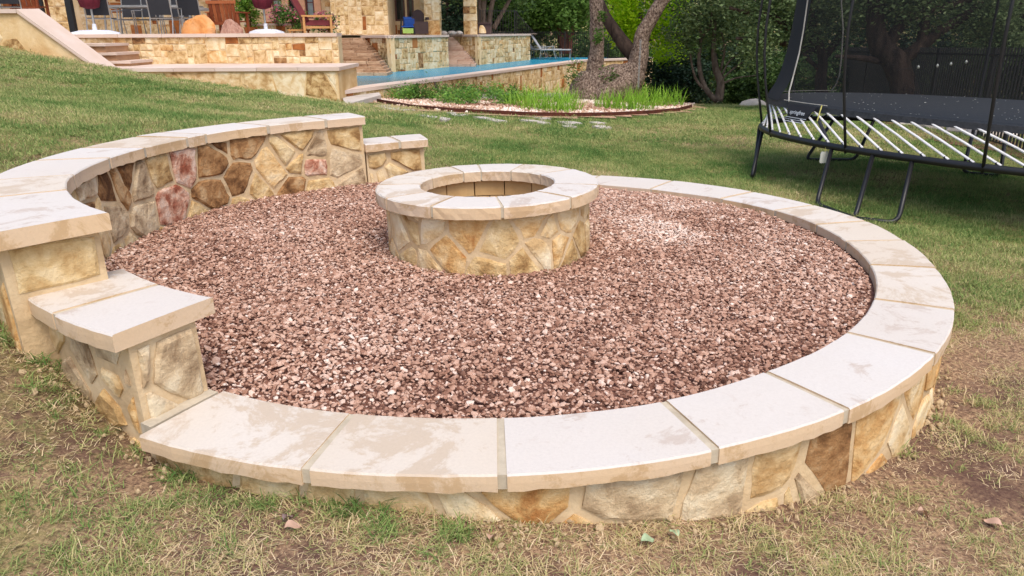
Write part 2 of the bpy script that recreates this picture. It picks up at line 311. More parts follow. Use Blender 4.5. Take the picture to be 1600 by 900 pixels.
def build_ground():
    # denser near the camera
    xs = np.unique(np.concatenate([np.linspace(-90, -14, 24), np.linspace(-14, -4, 41), np.linspace(-4, 5, 121), np.linspace(5, 14, 40), np.linspace(14, 90, 24)]))
    ys = np.unique(np.concatenate([np.linspace(-30, 0, 12), np.linspace(0, 9, 121), np.linspace(9, 24, 76), np.linspace(24, 140, 46)]))
    X, Y = np.meshgrid(xs, ys); x = X.ravel(); y = Y.ravel(); z = terr(x, y)
    fine = np.clip((14-y)/6, 0, 1)*(vnoise(x, y, 9, 3, 5)-.5)*.018; z = z+fine
    nx = len(xs); F_ = [(j*nx+i, j*nx+i+1, (j+1)*nx+i+1, (j+1)*nx+i) for j in range(len(ys)-1) for i in range(nx-1)]
    m = bpy.data.materials.new('lawn_soil'); m.use_nodes = True; n = m.node_tree.nodes; L = m.node_tree.links; b = n['Principled BSDF']; b.inputs['Roughness'].default_value = 1; b.inputs['Specular IOR Level'].default_value = .05
    at_ = n.new('ShaderNodeAttribute'); at_.attribute_name = 'dry'; tc = n.new('ShaderNodeTexCoord')
    n1 = n.new('ShaderNodeTexNoise'); n1.inputs['Scale'].default_value = 9; n1.inputs['Detail'].default_value = 9; n1.inputs['Roughness'].default_value = .75; L.new(tc.outputs['Object'], n1.inputs[0])
    n2 = n.new('ShaderNodeTexNoise'); n2.inputs['Scale'].default_value = 55; n2.inputs['Detail'].default_value = 6; n2.inputs['Roughness'].default_value = .8; L.new(tc.outputs['Object'], n2.inputs[0])
    soil = n.new('ShaderNodeValToRGB'); e = soil.color_ramp.elements; e[0].position = .36; e[0].color = srgb(84, 66, 56); e[1].position = .62; e[1].color = srgb(186, 156, 122)
    e.new(.48).color = srgb(138, 110, 88)
    L.new(n2.outputs[0], soil.inputs[0])
    green = n.new('ShaderNodeValToRGB'); e = green.color_ramp.elements; e[0].position = .35; e[0].color = srgb(98, 104, 56); e[1].position = .65; e[1].color = srgb(164, 156, 98); L.new(n2.outputs[0], green.inputs[0])
    ad = n.new('ShaderNodeMath'); ad.operation = 'MULTIPLY_ADD'; ad.inputs[1].default_value = .9; L.new(n1.outputs[0], ad.inputs[0]); L.new(at_.outputs['Fac'], ad.inputs[2])
    mr = n.new('ShaderNodeMapRange'); mr.inputs[1].default_value = .72; mr.inputs[2].default_value = 1.1; L.new(ad.outputs[0], mr.inputs[0])
    mx = n.new('ShaderNodeMix'); mx.data_type = 'RGBA'; L.new(mr.outputs[0], mx.inputs[0]); L.new(green.outputs[0], mx.inputs[6]); L.new(soil.outputs[0], mx.inputs[7]); 
    n4 = n.new('ShaderNodeTexNoise'); n4.inputs['Scale'].default_value = 1.7; n4.inputs['Detail'].default_value = 7; n4.inputs['Roughness'].default_value = .7; L.new(tc.outputs['Object'], n4.inputs[0])
    m4 = n.new('ShaderNodeMapRange'); m4.inputs[1].default_value = .50; m4.inputs[2].default_value = .60; m4.inputs[4].default_value = .75; L.new(n4.outputs[0], m4.inputs[0])
    mf = n.new('ShaderNodeMath'); mf.operation = 'MULTIPLY'; L.new(m4.outputs[0], mf.inputs[0]); L.new(mr.outputs[0], mf.inputs[1])
    mx2 = n.new('ShaderNodeMix'); mx2.data_type = 'RGBA'; L.new(mf.outputs[0], mx2.inputs[0]); L.new(mx.outputs[2], mx2.inputs[6]); mx2.inputs[7].default_value = srgb(92, 68, 62)
    L.new(mx2.outputs[2], b.inputs['Base Color'])
    bp = n.new('ShaderNodeBump'); bp.inputs['Strength'].default_value = .8; bp.inputs['Distance'].default_value = .015; L.new(n2.outputs[0], bp.inputs['Height']); L.new(bp.outputs[0], b.inputs['Normal'])
    o = obj('ground', np.c_[x, y, z], F_, m, None, True); tag(o, kind='structure')
    a = o.data.attributes.new('dry', 'FLOAT', 'POINT'); a.data.foreach_set('value', dryness(x, y).astype(np.float32))
build_ground()

# ------------------------------------------------------------------ instancer (geometry nodes)
def instancer(name, pts, rot, scl, idx, attr, attrname, variants, kind='stuff', label=None, cat=None, parent=None, base=None):
    """one object: points carrying rotation, scale, variant index and a colour attribute, instanced from a small variant collection"""
    me = bpy.data.meshes.new(name); me.vertices.add(len(pts)); me.vertices.foreach_set('co', np.asarray(pts, np.float32).ravel())
    a = me.attributes.new('rot', 'FLOAT_VECTOR', 'POINT'); a.data.foreach_set('vector', np.asarray(rot, np.float32).ravel())
    a = me.attributes.new('scl', 'FLOAT_VECTOR', 'POINT'); a.data.foreach_set('vector', np.asarray(scl, np.float32).ravel())
    a = me.attributes.new('idx', 'INT', 'POINT'); a.data.foreach_set('value', np.asarray(idx, np.int32))
    a = me.attributes.new(attrname, 'FLOAT', 'POINT'); a.data.foreach_set('value', np.asarray(attr, np.float32))
    o = link(name, me, parent); tag(o, label, cat, kind=kind)
    vc = bpy.data.collections.new(name+'_variants')
    for i, v in enumerate(variants):
        vo = bpy.data.objects.new('%s_variant_%02d' % (name, i), v); vc.objects.link(vo)
    g = bpy.data.node_groups.new(name+'_scatter', 'GeometryNodeTree')
    g.interface.new_socket('Geometry', in_out='INPUT', socket_type='NodeSocketGeometry'); g.interface.new_socket('Geometry', in_out='OUTPUT', socket_type='NodeSocketGeometry')
    N = g.nodes; L = g.links; gi = N.new('NodeGroupInput'); go = N.new('NodeGroupOutput')
    ip = N.new('GeometryNodeInstanceOnPoints'); ci = N.new('GeometryNodeCollectionInfo'); ci.inputs[0].default_value = vc; ci.inputs['Separate Children'].default_value = True; ci.inputs['Reset Children'].default_value = True
    def na(nm, t):
        x = N.new('GeometryNodeInputNamedAttribute'); x.data_type = t; x.inputs[0].default_value = nm; return x.outputs[0]
    L.new(gi.outputs[0], ip.inputs['Points']); L.new(ci.outputs[0], ip.inputs['Instance']); ip.inputs['Pick Instance'].default_value = True
    L.new(na('idx', 'INT'), ip.inputs['Instance Index']); 
    er = N.new('FunctionNodeEulerToRotation'); L.new(na('rot', 'FLOAT_VECTOR'), er.inputs[0]); L.new(er.outputs[0], ip.inputs['Rotation'])
    L.new(na('scl', 'FLOAT_VECTOR'), ip.inputs['Scale']); L.new(ip.outputs[0], go.inputs[0])
    md = o.modifiers.new('scatter', 'NODES'); md.node_group = g
    return o

# ------------------------------------------------------------------ stone veneer
def clip_poly(P, n, c):
    out = []
    for i in range(len(P)):
        a = P[i]; b = P[(i+1) % len(P)]; da = a[0]*n[0]+a[1]*n[1]-c; db = b[0]*n[0]+b[1]*n[1]-c
        if da <= 0: out.append(a)
        if (da < 0 < db) or (db < 0 < da):
            t = da/(da-db); out.append((a[0]+(b[0]-a[0])*t, a[1]+(b[1]-a[1])*t))
    return out
def voronoi(W, Hh, sx, sz, rnd, jit=.42):
    nx = max(1, round(W/sx)); nz = max(1, round(Hh/sz)); pts = []
    for j in range(nz):
        for i in range(nx):
            pts.append(((i+.5+rnd.uniform(-jit, jit)+(.5 if j % 2 else 0)*.8)*W/nx, (j+.5+rnd.uniform(-jit, jit))*Hh/nz))
    cells = []
    extra = [(p[0]+rnd.uniform(.35, .6)*sx*rnd.choice((-1, 1)), p[1]+rnd.uniform(-.5, .5)*sz) for p in pts if rnd.random() < .28]; pts += [e for e in extra if 0 < e[0] < W and 0 < e[1] < Hh]
    for i, p in enumerate(pts):
        P = [(0, 0), (W, 0), (W, Hh), (0, Hh)]
        for j, q in enumerate(pts):
            if i == j or abs(p[0]-q[0]) > 4*sx or not P: continue
            n = (q[0]-p[0], q[1]-p[1]); c = (q[0]**2+q[1]**2-p[0]**2-p[1]**2)/2; P = clip_poly(P, n, c)
        if len(P) > 2: cells.append(P)
    return cells
def ashlar(W, Hh, u, rnd, big=.5):
    """random rectangular rubble on a grid of unit u"""
    nx = max(2, int(round(W/u))); nz = max(1, int(round(Hh/u))); used = np.zeros((nx, nz), bool); cells = []
    for j in range(nz):
        for i in range(nx):
            if used[i, j]: continue
            a, b = rnd.choice([(1, 1), (2, 1), (1, 2), (2, 2), (3, 2), (2, 1), (1, 1), (2, 2), (2, 3), (1, 2)])
            while i+a > nx or used[i:i+a, j].any(): a -= 1
            b = min(b, nz-j)
            while used[i:i+a, j:j+b].any(): b -= 1
            used[i:i+a, j:j+b] = True; e = u*.12
            x0, x1, z0, z1 = i*W/nx, (i+a)*W/nx, j*Hh/nz, (j+b)*Hh/nz
            q = lambda: rnd.uniform(-e, e)*.5
            cells.append([(x0+q(), z0+q()), (x1+q(), z0+q()), (x1+q(), z1+q()), (x0+q(), z1+q())])
    return cells
def shrink(P, g):
    A = sum(P[i][0]*P[(i+1) % len(P)][1]-P[(i+1) % len(P)][0]*P[i][1] for i in range(len(P)))
    if A < 0: P = P[::-1]
    Q = list(P)
    for i in range(len(P)):
        a = P[i]; b = P[(i+1) % len(P)]; l = math.hypot(b[0]-a[0], b[1]-a[1])
        if l < 1e-6: continue
        n = ((b[1]-a[1])/l, -(b[0]-a[0])/l); Q = clip_poly(Q, n, a[0]*n[0]+a[1]*n[1]-g)
        if len(Q) < 3: return None
    return Q
def area(P): return abs(sum(P[i][0]*P[(i+1) % len(P)][1]-P[(i+1) % len(P)][0]*P[i][1] for i in range(len(P))))/2
def veneer(parent, cells, mapf, pal, rnd, gap=.012, proud=.014, bev=.012, rough=.006, name='stone', simple=False, keep=None, seg=.07, minA=.0008):
    """one object per stone: rim sunk in the mortar, bevel ring, uneven face"""
    mats, wts = zip(*pal)
    for P in cells:
        if keep and not keep(P): continue
        P = shrink(P, gap)
        if not P or area(P) < minA: continue
        # drop tiny edges, subdivide long ones with jitter
        Q = []
        for i in range(len(P)):
            a = P[i]; b = P[(i+1) % len(P)]; l = math.hypot(b[0]-a[0], b[1]-a[1])
            if l < .006: continue
            k = 1 if simple else max(1, min(3, int(l/seg)))
            for t in range(k):
                s = t/k; j = rough if not simple else rough*.6
                Q.append((a[0]+(b[0]-a[0])*s+rnd.uniform(-j, j), a[1]+(b[1]-a[1])*s+rnd.uniform(-j, j)))
        if len(Q) < 3: continue
        if not simple and len(Q) > 6:            # round the corners a little
            Q = [((Q[i-1][0]+16*Q[i][0]+Q[(i+1) % len(Q)][0])/18, (Q[i-1][1]+16*Q[i][1]+Q[(i+1) % len(Q)][1])/18) for i in range(len(Q))]
        cx = sum(q[0] for q in Q)/len(Q); cz = sum(q[1] for q in Q)/len(Q); n = len(Q)
        R = max(.02, math.sqrt(area(Q))/2); s2 = max(.5, 1-bev/R); pr = proud*rnd.uniform(.5, 1.3); tl = (rnd.uniform(-.03, .03), rnd.uniform(-.03, .03))
        V = [mapf(q[0], q[1], -.02) for q in Q]
        V += [mapf(q[0], q[1], pr*.35) for q in Q]
        V += [mapf(cx+(q[0]-cx)*s2, cz+(q[1]-cz)*s2, pr*rnd.uniform(.75, 1.2)+tl[0]*(q[0]-cx)+tl[1]*(q[1]-cz)) for q in Q]
        V.append(mapf(cx, cz, pr*rnd.uniform(.9, 1.35)))
        Fc = []
        for i in range(n):
            j = (i+1) % n; Fc += [(i, j, n+j, n+i), (n+i, n+j, 2*n+j, 2*n+i), (2*n+i, 2*n+j, 3*n)]
        m = rnd.choices(mats, wts)[0]
        obj(name, V, Fc, M[m], parent)
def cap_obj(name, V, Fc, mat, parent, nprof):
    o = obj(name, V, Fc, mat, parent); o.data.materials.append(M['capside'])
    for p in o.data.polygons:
        if abs(p.normal.z) < .5: p.material_index = 1  # upright faces take the colour with warm bounce light painted in
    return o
def arc_sweep(prof, a0, a1, n, cap=True, jit=0, rnd=random):
    """sweep a closed profile of (r, z) along azimuth (degrees)"""
    V = []; Fc = []; k = len(prof)
    for i in range(n+1):
        a = math.radians(a0+(a1-a0)*i/n)
        for (r, z) in prof:
            rr = r+rnd.uniform(-jit, jit); V.append((rr*math.cos(a), rr*math.sin(a), z+rnd.uniform(-jit, jit)*.6))
    for i in range(n):
        for j in range(k): Fc.append((i*k+j, (i+1)*k+j, (i+1)*k+(j+1) % k, i*k+(j+1) % k))
    if cap: Fc.append(tuple(range(k))); Fc.append(tuple(n*k+j for j in range(k))[::-1])
    return V, Fc
def cap_prof(ri, ro, z0, z1, b=.006): return [(ri, z0), (ri+.001, (z0+z1)/2), (ri, z1-b), (ri+b, z1), (ri+(ro-ri)*.33, z1+.0015), (ri+(ro-ri)*.66, z1+.001), (ro-b, z1), (ro, z1-b), (ro+.001, (z0+z1)/2), (ro, z0)]

# ------------------------------------------------------------------ the fire-pit circle (its own frame leans a touch, as it settled)
MA = cam_matrix(PITCH, -0.0277); MAB = MB @ MA.T
def A2B(p): return CPOS+MAB @ (np.array(p, float)-CPOS)
def ringframe(c):
    return Matrix.Translation(Vector(A2B((c[0], c[1], 0)))) @ Matrix([list(r) for r in MAB]).to_4x4()
RC = (-.1001, 4.533); PC = (-.134, 4.52)
rt = thing('ring_wall', 'big round stone seating wall that steps up on the left, capped with pale limestone, around the red gravel', 'stone wall', mw=ringframe(RC))
RI, RO = 2.18, 2.55
rv = random.Random(3)
def ri_of(a): a = a % 360; return RI+np.interp(a, [0, 15, 30, 45, 60, 80, 105, 240, 288, 300, 359.9], [.03, .04, 0, -.06, -.07, -.02, 0, 0, .02, 0, .025])
def ro_of(a): a = a % 360; return RO+np.interp(a, [0, 7, 20, 60, 75, 105, 180, 240, 300, 345, 359.9], [.02, .04, .015, -.02, -.02, 0, 0, .01, .005, -.015, .015])
def cap_run(joints, z1, th, ri_f, ro_f, mats, jd=.34):
    for i in range(len(joints)-1):
        a0, a1 = joints[i]+jd, joints[i+1]-jd
        n = max(3, int(abs(a1-a0)/1.1)); V = []; Fc = []; k = 10; dz = rv.uniform(-.002, .003); ed = rv.uniform(-.004, .004)
        for t in range(n+1):
            aa = a0+(a1-a0)*t/n; ar = math.radians(aa); pr = cap_prof(ri_f(aa)+rv.uniform(-.0015, .0015), ro_f(aa)+ed+rv.uniform(-.0018, .0018), z1-th+rv.uniform(-.004, .004), z1+dz, .006)
            for (r, z) in pr: V.append((r*math.cos(ar), r*math.sin(ar), z))
        for t in range(n):
            for j in range(k): Fc.append((t*k+j, (t+1)*k+j, (t+1)*k+(j+1) % k, t*k+(j+1) % k))
        Fc.append(tuple(range(k))); Fc.append(tuple(n*k+j for j in range(k))[::-1])
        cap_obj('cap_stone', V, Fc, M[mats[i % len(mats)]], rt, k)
    V, Fc = [], []
    mb = MB_(); n = int(abs(joints[-1]-joints[0])/2.5); a0, a1 = joints[0]+.5, joints[-1]-.5; k = 4; V = []; Fc = []
    for t in range(n+1):
        aa = a0+(a1-a0)*t/n; ar = math.radians(aa)
        for (r, z) in [(ri_f(aa)+.004, z1-th+.006), (ri_f(aa)+.004, z1-.004), (ro_f(aa)-.005, z1-.004), (ro_f(aa)-.005, z1-th+.006)]: V.append((r*math.cos(ar), r*math.sin(ar), z))
    for t in range(n):
        for j in range(k): Fc.append((t*k+j, (t+1)*k+j, (t+1)*k+(j+1) % k, t*k+(j+1) % k))
    Fc.append(tuple(range(k))); Fc.append(tuple(n*k+j for j in range(k))[::-1])
    obj('joint_mortar', V, Fc, M['joint'], rt)
Z_LOW, Z_MF, Z_MB, Z_HI = .30, .665, .715, .95
low_j = [241.3, 257, 271.2, 287, 300, 316, 329.5, 345, 358, 369, 381, 394.5, 412, 428, 444, 465]
cap_run(low_j, Z_LOW, .062, ri_of, ro_of, ['capwarm', 'capwarm', 'cap', 'cap', 'cap', 'cap', 'capwarm', 'capwarm'])
cap_run([222, 231.5, 240.8], Z_MF, .068, lambda a: 2.13+(241-a)*.001, lambda a: 2.545, ['capwarm', 'cap'])
cap_run([106.0, 113, 121.5], Z_MB, .066, lambda a: 2.16, lambda a: 2.56, ['cap'])
hi_j = [120.3, 129.6, 142.3, 156.4, 161, 172, 182.6, 197, 209, 227]
cap_run(hi_j, Z_HI, .07, lambda a: np.interp(a, [120, 130, 150, 200, 227], [2.165, 2.19, 2.28, 2.275, 2.205]), lambda a: np.interp(a, [120, 135, 160, 180, 195, 227], [2.58, 2.66, 2.75, 2.71, 2.69, 2.66]), ['cap', 'capwarm', 'cap'])
# wall bodies
def wall_body(a0, a1, r0, r1, z0, z1, nm='wall_core'):
    n = max(3, int((a1-a0)/2.2)); V, Fc = arc_sweep([(r0, z0), (r0, (z0+z1)/2), (r0, z1), (r1, z1), (r1, (z0+z1)/2), (r1, z0)], a0, a1, n, True, .004, rv)
    obj(nm, V, Fc, M['mortar'], rt)
wall_body(240.6, 465.5, 2.235, 2.505, -.45, Z_LOW-.060)
wall_body(224.6, 239.9, 2.205, 2.485, -.35, Z_MF-.066)
wall_body(107.2, 120.8, 2.205, 2.485, -.35, Z_MB-.064)
HR = lambda a: float(np.interp(a % 360, [121, 130, 150, 200, 227], [2.20, 2.225, 2.315, 2.31, 2.24]))
V = []; n = 50
for i in range(n+1):
    a = 121.2+104.1*i/n; ar = math.radians(a)
    for (r, z) in [(HR(a), -.35), (HR(a), .3), (HR(a), Z_HI-.068), (2.6, Z_HI-.068), (2.6, .3), (2.6, -.35)]: r += rv.uniform(-.004, .004); V.append((r*math.cos(ar), r*math.sin(ar), z))
obj('wall_core', V, [(i*6+j, (i+1)*6+j, (i+1)*6+(j+1) % 6, i*6+(j+1) % 6) for i in range(n) for j in range(6)]+[tuple(range(6)), tuple(n*6+j for j in range(6))[::-1]], M['mortar'], rt)
def arcmap(r, a0, z0, out=1):
    def f(u, v, d): a = math.radians(a0)+u/r; rr = r+out*d; return (rr*math.cos(a), rr*math.sin(a), z0+v)
    return f
def radmap(az, r0, z0, sgn):
    c, s = math.cos(math.radians(az)), math.sin(math.radians(az)); t = (-s*sgn, c*sgn)
    def f(u, v, d): return ((r0+u)*c+t[0]*d, (r0+u)*s+t[1]*d, z0+v)
    return f
A2 = lambda r, a0, a1: r*math.radians(a1-a0)
inner_pal = [('brown', 26), ('grey', 14), ('buff', 28), ('pink', 9), ('gold', 6), ('cream', 12)]
outer_pal = [('gold', 20), ('cream', 38), ('grey', 8), ('buff', 26), ('brown', 6)]
vr = random.Random(21)
def hi_map(u, v, d):
    a = 121.4+math.degrees(u/2.235); rr = HR(a)-d; a = math.radians(a); return (rr*math.cos(a), rr*math.sin(a), .225+v)
veneer(rt, voronoi(A2(2.235, 121.4, 225.2), .66, .29, .20, vr), hi_map, inner_pal, vr, gap=.013, proud=.016, bev=.014, seg=.05, rough=.011)
veneer(rt, voronoi(A2(2.205, 107.5, 120.8), .42, .26, .16, vr), arcmap(2.205, 107.5, .225, -1), [('buff', 3), ('gold', 2), ('cream', 2), ('grey', 1)], vr, gap=.018)
veneer(rt, voronoi(A2(2.205, 224.8, 239.6), .42, .24, .17, vr), arcmap(2.205, 224.8, .18, -1), inner_pal, vr, gap=.016)
veneer(rt, voronoi(A2(2.505, 241, 465), .42, .34, .21, vr), arcmap(2.505, 241, -.19, 1), outer_pal, vr, gap=.016, proud=.012, bev=.018, seg=.06, rough=.009)
veneer(rt, voronoi(A2(2.485, 224.8, 239.6), .50, .2, .17, vr), arcmap(2.485, 224.8, .09, 1), [('grey', 3), ('gold', 3), ('buff', 4), ('cream', 2)], vr, gap=.024, proud=.014)
veneer(rt, voronoi(A2(2.6, 123, 225), .60, .34, .22, vr), arcmap(2.6, 123, .28, 1), outer_pal, vr, gap=.022)
# the end faces of the steps
veneer(rt, voronoi(.26, .50, .2, .14, vr), radmap(239.9, 2.215, .09, 1), [('grey', 4), ('brown', 2), ('buff', 3)], vr, gap=.014, proud=.014)
veneer(rt, voronoi(.33, .20, .36, .24, vr), radmap(225.3, 2.25, .675, 1), [('cream', 1), ('buff', 2)], vr, gap=.014, proud=.012)
veneer(rt, voronoi(.22, .36, .18, .14, vr), radmap(107.2, 2.22, .27, -1), [('cream', 2), ('buff', 2)], vr, gap=.014)
# smear of mortar where the low cap meets the step
V, Fc = arc_sweep([(2.2, .2), (2.2, .300), (2.5, .300), (2.5, .2)], 239.9, 241.25, 2, True, .003, rv); obj('joint_mortar', V, Fc, M['joint'], rt)

# fire pit
pt = thing('fire_pit', 'round stone fire pit with a pale limestone rim in the middle of the gravel', 'fire pit', mw=ringframe(PC))
pj = [-46, -14, 35, 69, 97, 114, 150, 179, 214, 245, 278, 314]
for i in range(len(pj)-1):
    n = max(4, int((pj[i+1]-pj[i])/3)); a0, a1 = pj[i]+.7, pj[i+1]-.7; dz = rv.uniform(-.002, .002)
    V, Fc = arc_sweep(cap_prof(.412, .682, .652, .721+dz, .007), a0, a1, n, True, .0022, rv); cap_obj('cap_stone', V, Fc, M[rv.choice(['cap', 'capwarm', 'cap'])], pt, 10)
V, Fc = arc_sweep([(.417, .658), (.417, .7175), (.677, .7175), (.677, .658)], 0, 360, 72, False); obj('joint_mortar', V, Fc, M['joint'], pt)
V, Fc = arc_sweep([(.50, -.05), (.50, .655), (.62, .655), (.62, -.05)], 0, 360, 72, False, .002, rv); obj('wall_core', V, Fc, M['mortar'], pt)
pv = random.Random(5)
veneer(pt, voronoi(A2(.62, 0, 360), .36, .21, .165, pv, .36), arcmap(.62, 0, .29, 1), [('buff', 6), ('cream', 5), ('gold', 2)], pv, gap=.011, proud=.009, bev=.022, seg=.045, rough=.009)
for c in range(5):
    for k in range(14):
        a0 = k*360/14+(c % 2)*360/28; V, Fc = arc_sweep([(.455, .645-.105*(c+1)+.006), (.455, .645-.105*c), (.505, .645-.105*c), (.505, .645-.105*(c+1)+.006)], a0+.5, a0+360/14-.5, 4)
        obj('brick', V, Fc, M['firebrick'], pt)
V = [(0, 0, .16)]+[(.5*math.cos(2*PI*k/24), .5*math.sin(2*PI*k/24), .15) for k in range(24)]
obj('pit_floor', V, [(0, k+1, (k+1) % 24+1) for k in range(24)], M['mortar'], pt)

# ------------------------------------------------------------------ gravel
def ico(sub=1):
    import bmesh
    bm = bmesh.new(); bmesh.ops.create_icosphere(bm, subdivisions=sub, radius=1); V = np.array([v.co[:] for v in bm.verts]); Fc = [tuple(v.index for v in f.verts) for f in bm.faces]; bm.free(); return V, Fc
M['lava'] = mat_inst('red_lava_rock', [(0, srgb(92, 64, 52)), (.3, srgb(146, 108, 90)), (.55, srgb(178, 142, 122)), (.8, srgb(200, 170, 152)), (1, srgb(220, 202, 188))], 'tone', .95, 0, .5, 0, 1.6)
def rocks(n, mat, sq=.55, sub=1, amp=.22):
    out = []
    for i in range(n):
        V, Fc = ico(sub); V = V*(1+rng.normal(0, amp*.22, (len(V), 1)))*np.array([1, rng.uniform(.7, 1), rng.uniform(sq-.1, sq+.2)])
        # chop with a few planes for facets
        for _ in range(9):
            nrm = rng.normal(size=3); nrm /= np.linalg.norm(nrm); dd = V @ nrm; c = rng.uniform(.42, .78); V -= np.clip(dd-c, 0, None)[:, None]*nrm
        out.append(me_from('pebble', V, Fc, mat))
    return out
def gravel_z(x, y):
    """height of the gravel surface in the ring's own frame"""
    z = .325-.034*x; r = np.hypot(x-RC[0], y-RC[1]); az = np.degrees(np.arctan2(y-RC[1], x-RC[0])) % 360
    low = np.clip(np.minimum((az-222)/16, 1), 0, 1)*(az > 180)+np.clip((118-az)/12, 0, 1)*(az <= 180)
    e = np.clip((r-1.80)/.36, 0, 1); zt = np.minimum(z, .262+0*z); z = z*(1-e*low)+zt*e*low
    return z+(vnoise(x, y, 17, 3, 2.2)-.5)*.03
def toB(P): return CPOS[None]+(P-CPOS[None]) @ MAB.T
g = 0.052; gx = np.arange(-2.4, 2.3, .06); X, Y = np.meshgrid(gx+RC[0]+.05, gx+RC[1]+.05); x = X.ravel(); y = Y.ravel()
P = toB(np.c_[x, y, gravel_z(x, y)-.028]); n_ = len(gx); r = np.hypot(x-RC[0], y-RC[1])
Fc = [(j*n_+i, j*n_+i+1, (j+1)*n_+i+1, (j+1)*n_+i) for j in range(n_-1) for i in range(n_-1) if max(r[j*n_+i], r[(j+1)*n_+i+1]) < 2.3]
M['gravelbed'] = mat_noise('dark_gravel_bed', [srgb(104, 70, 58), srgb(156, 114, 98)], 30, 1, .5, 60, 0)
tag(obj('gravel_bed', P, Fc, M['gravelbed']), kind='structure')
pts = []
sp = .0150; gx = np.arange(-2.3, 2.3, sp)
X, Y = np.meshgrid(gx, gx); x = X.ravel()+rng.uniform(-.5, .5, X.size)*sp+RC[0]; y = Y.ravel()+rng.uniform(-.5, .5, X.size)*sp+RC[1]
r = np.hypot(x-RC[0], y-RC[1]); rp = np.hypot(x-PC[0], y-PC[1]); az = np.degrees(np.arctan2(y-RC[1], x-RC[0])) % 360
lim = np.where((az > 241) | (az < 105), 2.17, np.where((az > 128) & (az < 222), 2.29, 2.225)); ok = (r < lim) & (rp > .635); x = x[ok]; y = y[ok]
z = gravel_z(x, y)+rng.uniform(-.009, .004, len(x))
P = toB(np.c_[x, y, z]); n = len(x); sc = np.clip(rng.lognormal(np.log(.0106), .38, n), .005, .022)
tone = .48+(vnoise(x, y, 31, 3, 1.2)-.5)*.42+rng.normal(0, .18, n)
tone += .30*np.exp(-(((x-1.25)/.55)**2+((y-5.05)/.75)**2))*(vnoise(x, y, 33, 3, 3) > .42)+.12*np.exp(-(((x-.9)/.8)**2+((y-6)/.7)**2))+.04*np.exp(-(((x+.6)/.5)**2+((y-3.0)/.4)**2))
tone = np.where(rng.random(n) < .02, .9, tone); tone = np.where(rng.random(n) < .08, tone-.3, tone)
instancer('red_gravel', P, np.c_[rng.normal(0, .35, n), rng.normal(0, .35, n), rng.uniform(0, 6.28, n)], np.stack([sc]*3, 1)*rng.uniform(.75, 1.25, (n, 3))*np.array([1.1, 1, .72]), rng.integers(0, 8, n), np.clip(tone, 0, 1), 'tone', rocks(8, M['lava']), 'stuff', 'loose reddish brown lava rock gravel filling the circle around the fire pit', 'gravel')
# strays lying on the cap

# ------------------------------------------------------------------ grass
M['blade'] = mat_inst('grass_blade', [(0, srgb(88, 124, 62)), (.28, srgb(138, 156, 90)), (.52, srgb(176, 174, 116)), (.76, srgb(208, 184, 142)), (1, srgb(230, 208, 172))], 'dry', .8, .3, 0, .42)
def tuft(n, R, h, lean, wd, curl=.5, seed=0, segs=2):
    r = np.random.default_rng(seed); V = []; Fc = []
    for i in range(n):
        a = r.uniform(0, 6.28); d = R*math.sqrt(r.random()); bx, by = d*math.cos(a), d*math.sin(a)
        ln = h*r.uniform(.55, 1.25); th = r.uniform(0, 6.28); ti = abs(r.normal(lean, .25)); wdd = wd*r.uniform(.7, 1.3)
        px, py = -math.sin(th)*wdd/2, math.cos(th)*wdd/2; b0 = len(V); x = bx; y = by; z = -.004; an = ti
        for s in range(segs+1):
            ww = 1-.55*s/segs if s < segs else 0
            if s < segs: V += [(x-px*ww, y-py*ww, z), (x+px*ww, y+py*ww, z)]
            else: V.append((x, y, z))
            st = ln/segs; x += math.sin(an)*st*math.cos(th); y += math.sin(an)*st*math.sin(th); z += max(math.cos(an), -.05 if z > .01 else .03)*st; an += curl*r.uniform(.5, 1.5)
        for s in range(segs-1): Fc.append((b0+2*s, b0+2*s+1, b0+2*s+3, b0+2*s+2))
        Fc.append((b0+2*segs-2, b0+2*segs-1, b0+2*segs))
    return me_from('blades', V, Fc, M['blade'])
OBST = []   # (test function) places where turf does not grow
def in_poly(x, y, P):
    c = np.zeros(len(x), bool); j = len(P)-1
    for i in range(len(P)):
        xi, yi = P[i][:2]; xj, yj = P[j][:2]
        c ^= ((yi > y) != (yj > y)) & (x < (xj-xi)*(y-yi)/((yj-yi) or 1e-9)+xi); j = i
    return c
BED = [tuple(hit(px, py))[:2] for px, py in [(598, 164), (640, 172), (700, 178), (760, 181), (830, 184), (900, 185), (960, 184), (1020, 180), (1060, 176), (1083, 169), (1086, 163), (1070, 158), (1040, 156)]]
BED = BED+[(3.9, 19.5), (2.5, 22), (0, 23), (-3.3, 17.2), (-3.4, 16.2)]
def turf_ok(x, y, m=0.0):
    r = np.hypot(x-RINGC[0]+.03, y-RINGC[1]); ok = r > 2.49+m
    ok &= ~((x < -1.2) & (r < 2.62) & (y > 2.8))
    ok &= ~in_poly(x, y, BED)
    ok &= ~((y > 15.1) & (x < -3.3)) & ~((y > 16.3) & (x < 4)) & (y < 19+0*x)
    return ok
def scatter(x0, x1, y0, y1, dens, seed):
    r = np.random.default_rng(seed); n = int((x1-x0)*(y1-y0)*dens); x = r.uniform(x0, x1, n); y = r.uniform(y0, y1, n)
    ok = np.abs(x) < (y*.75+1.0); return x[ok], y[ok], r
def place_turf(name, x, y, r, nv, variants, smin, smax, dry, label, flat=0):
    n = len(x); z = terr(x, y); P = np.c_[x, y, z-.002]
    rot = np.c_[r.normal(0, .12, n), r.normal(0, .12, n), r.uniform(0, 6.28, n)]; s = r.uniform(smin, smax, n)
    instancer(name, P, rot, np.c_[s, s, s*r.uniform(.7, 1.2, n)], r.integers(0, nv, n), np.clip(dry, 0, 1), 'dry', variants, 'stuff', label, 'grass')
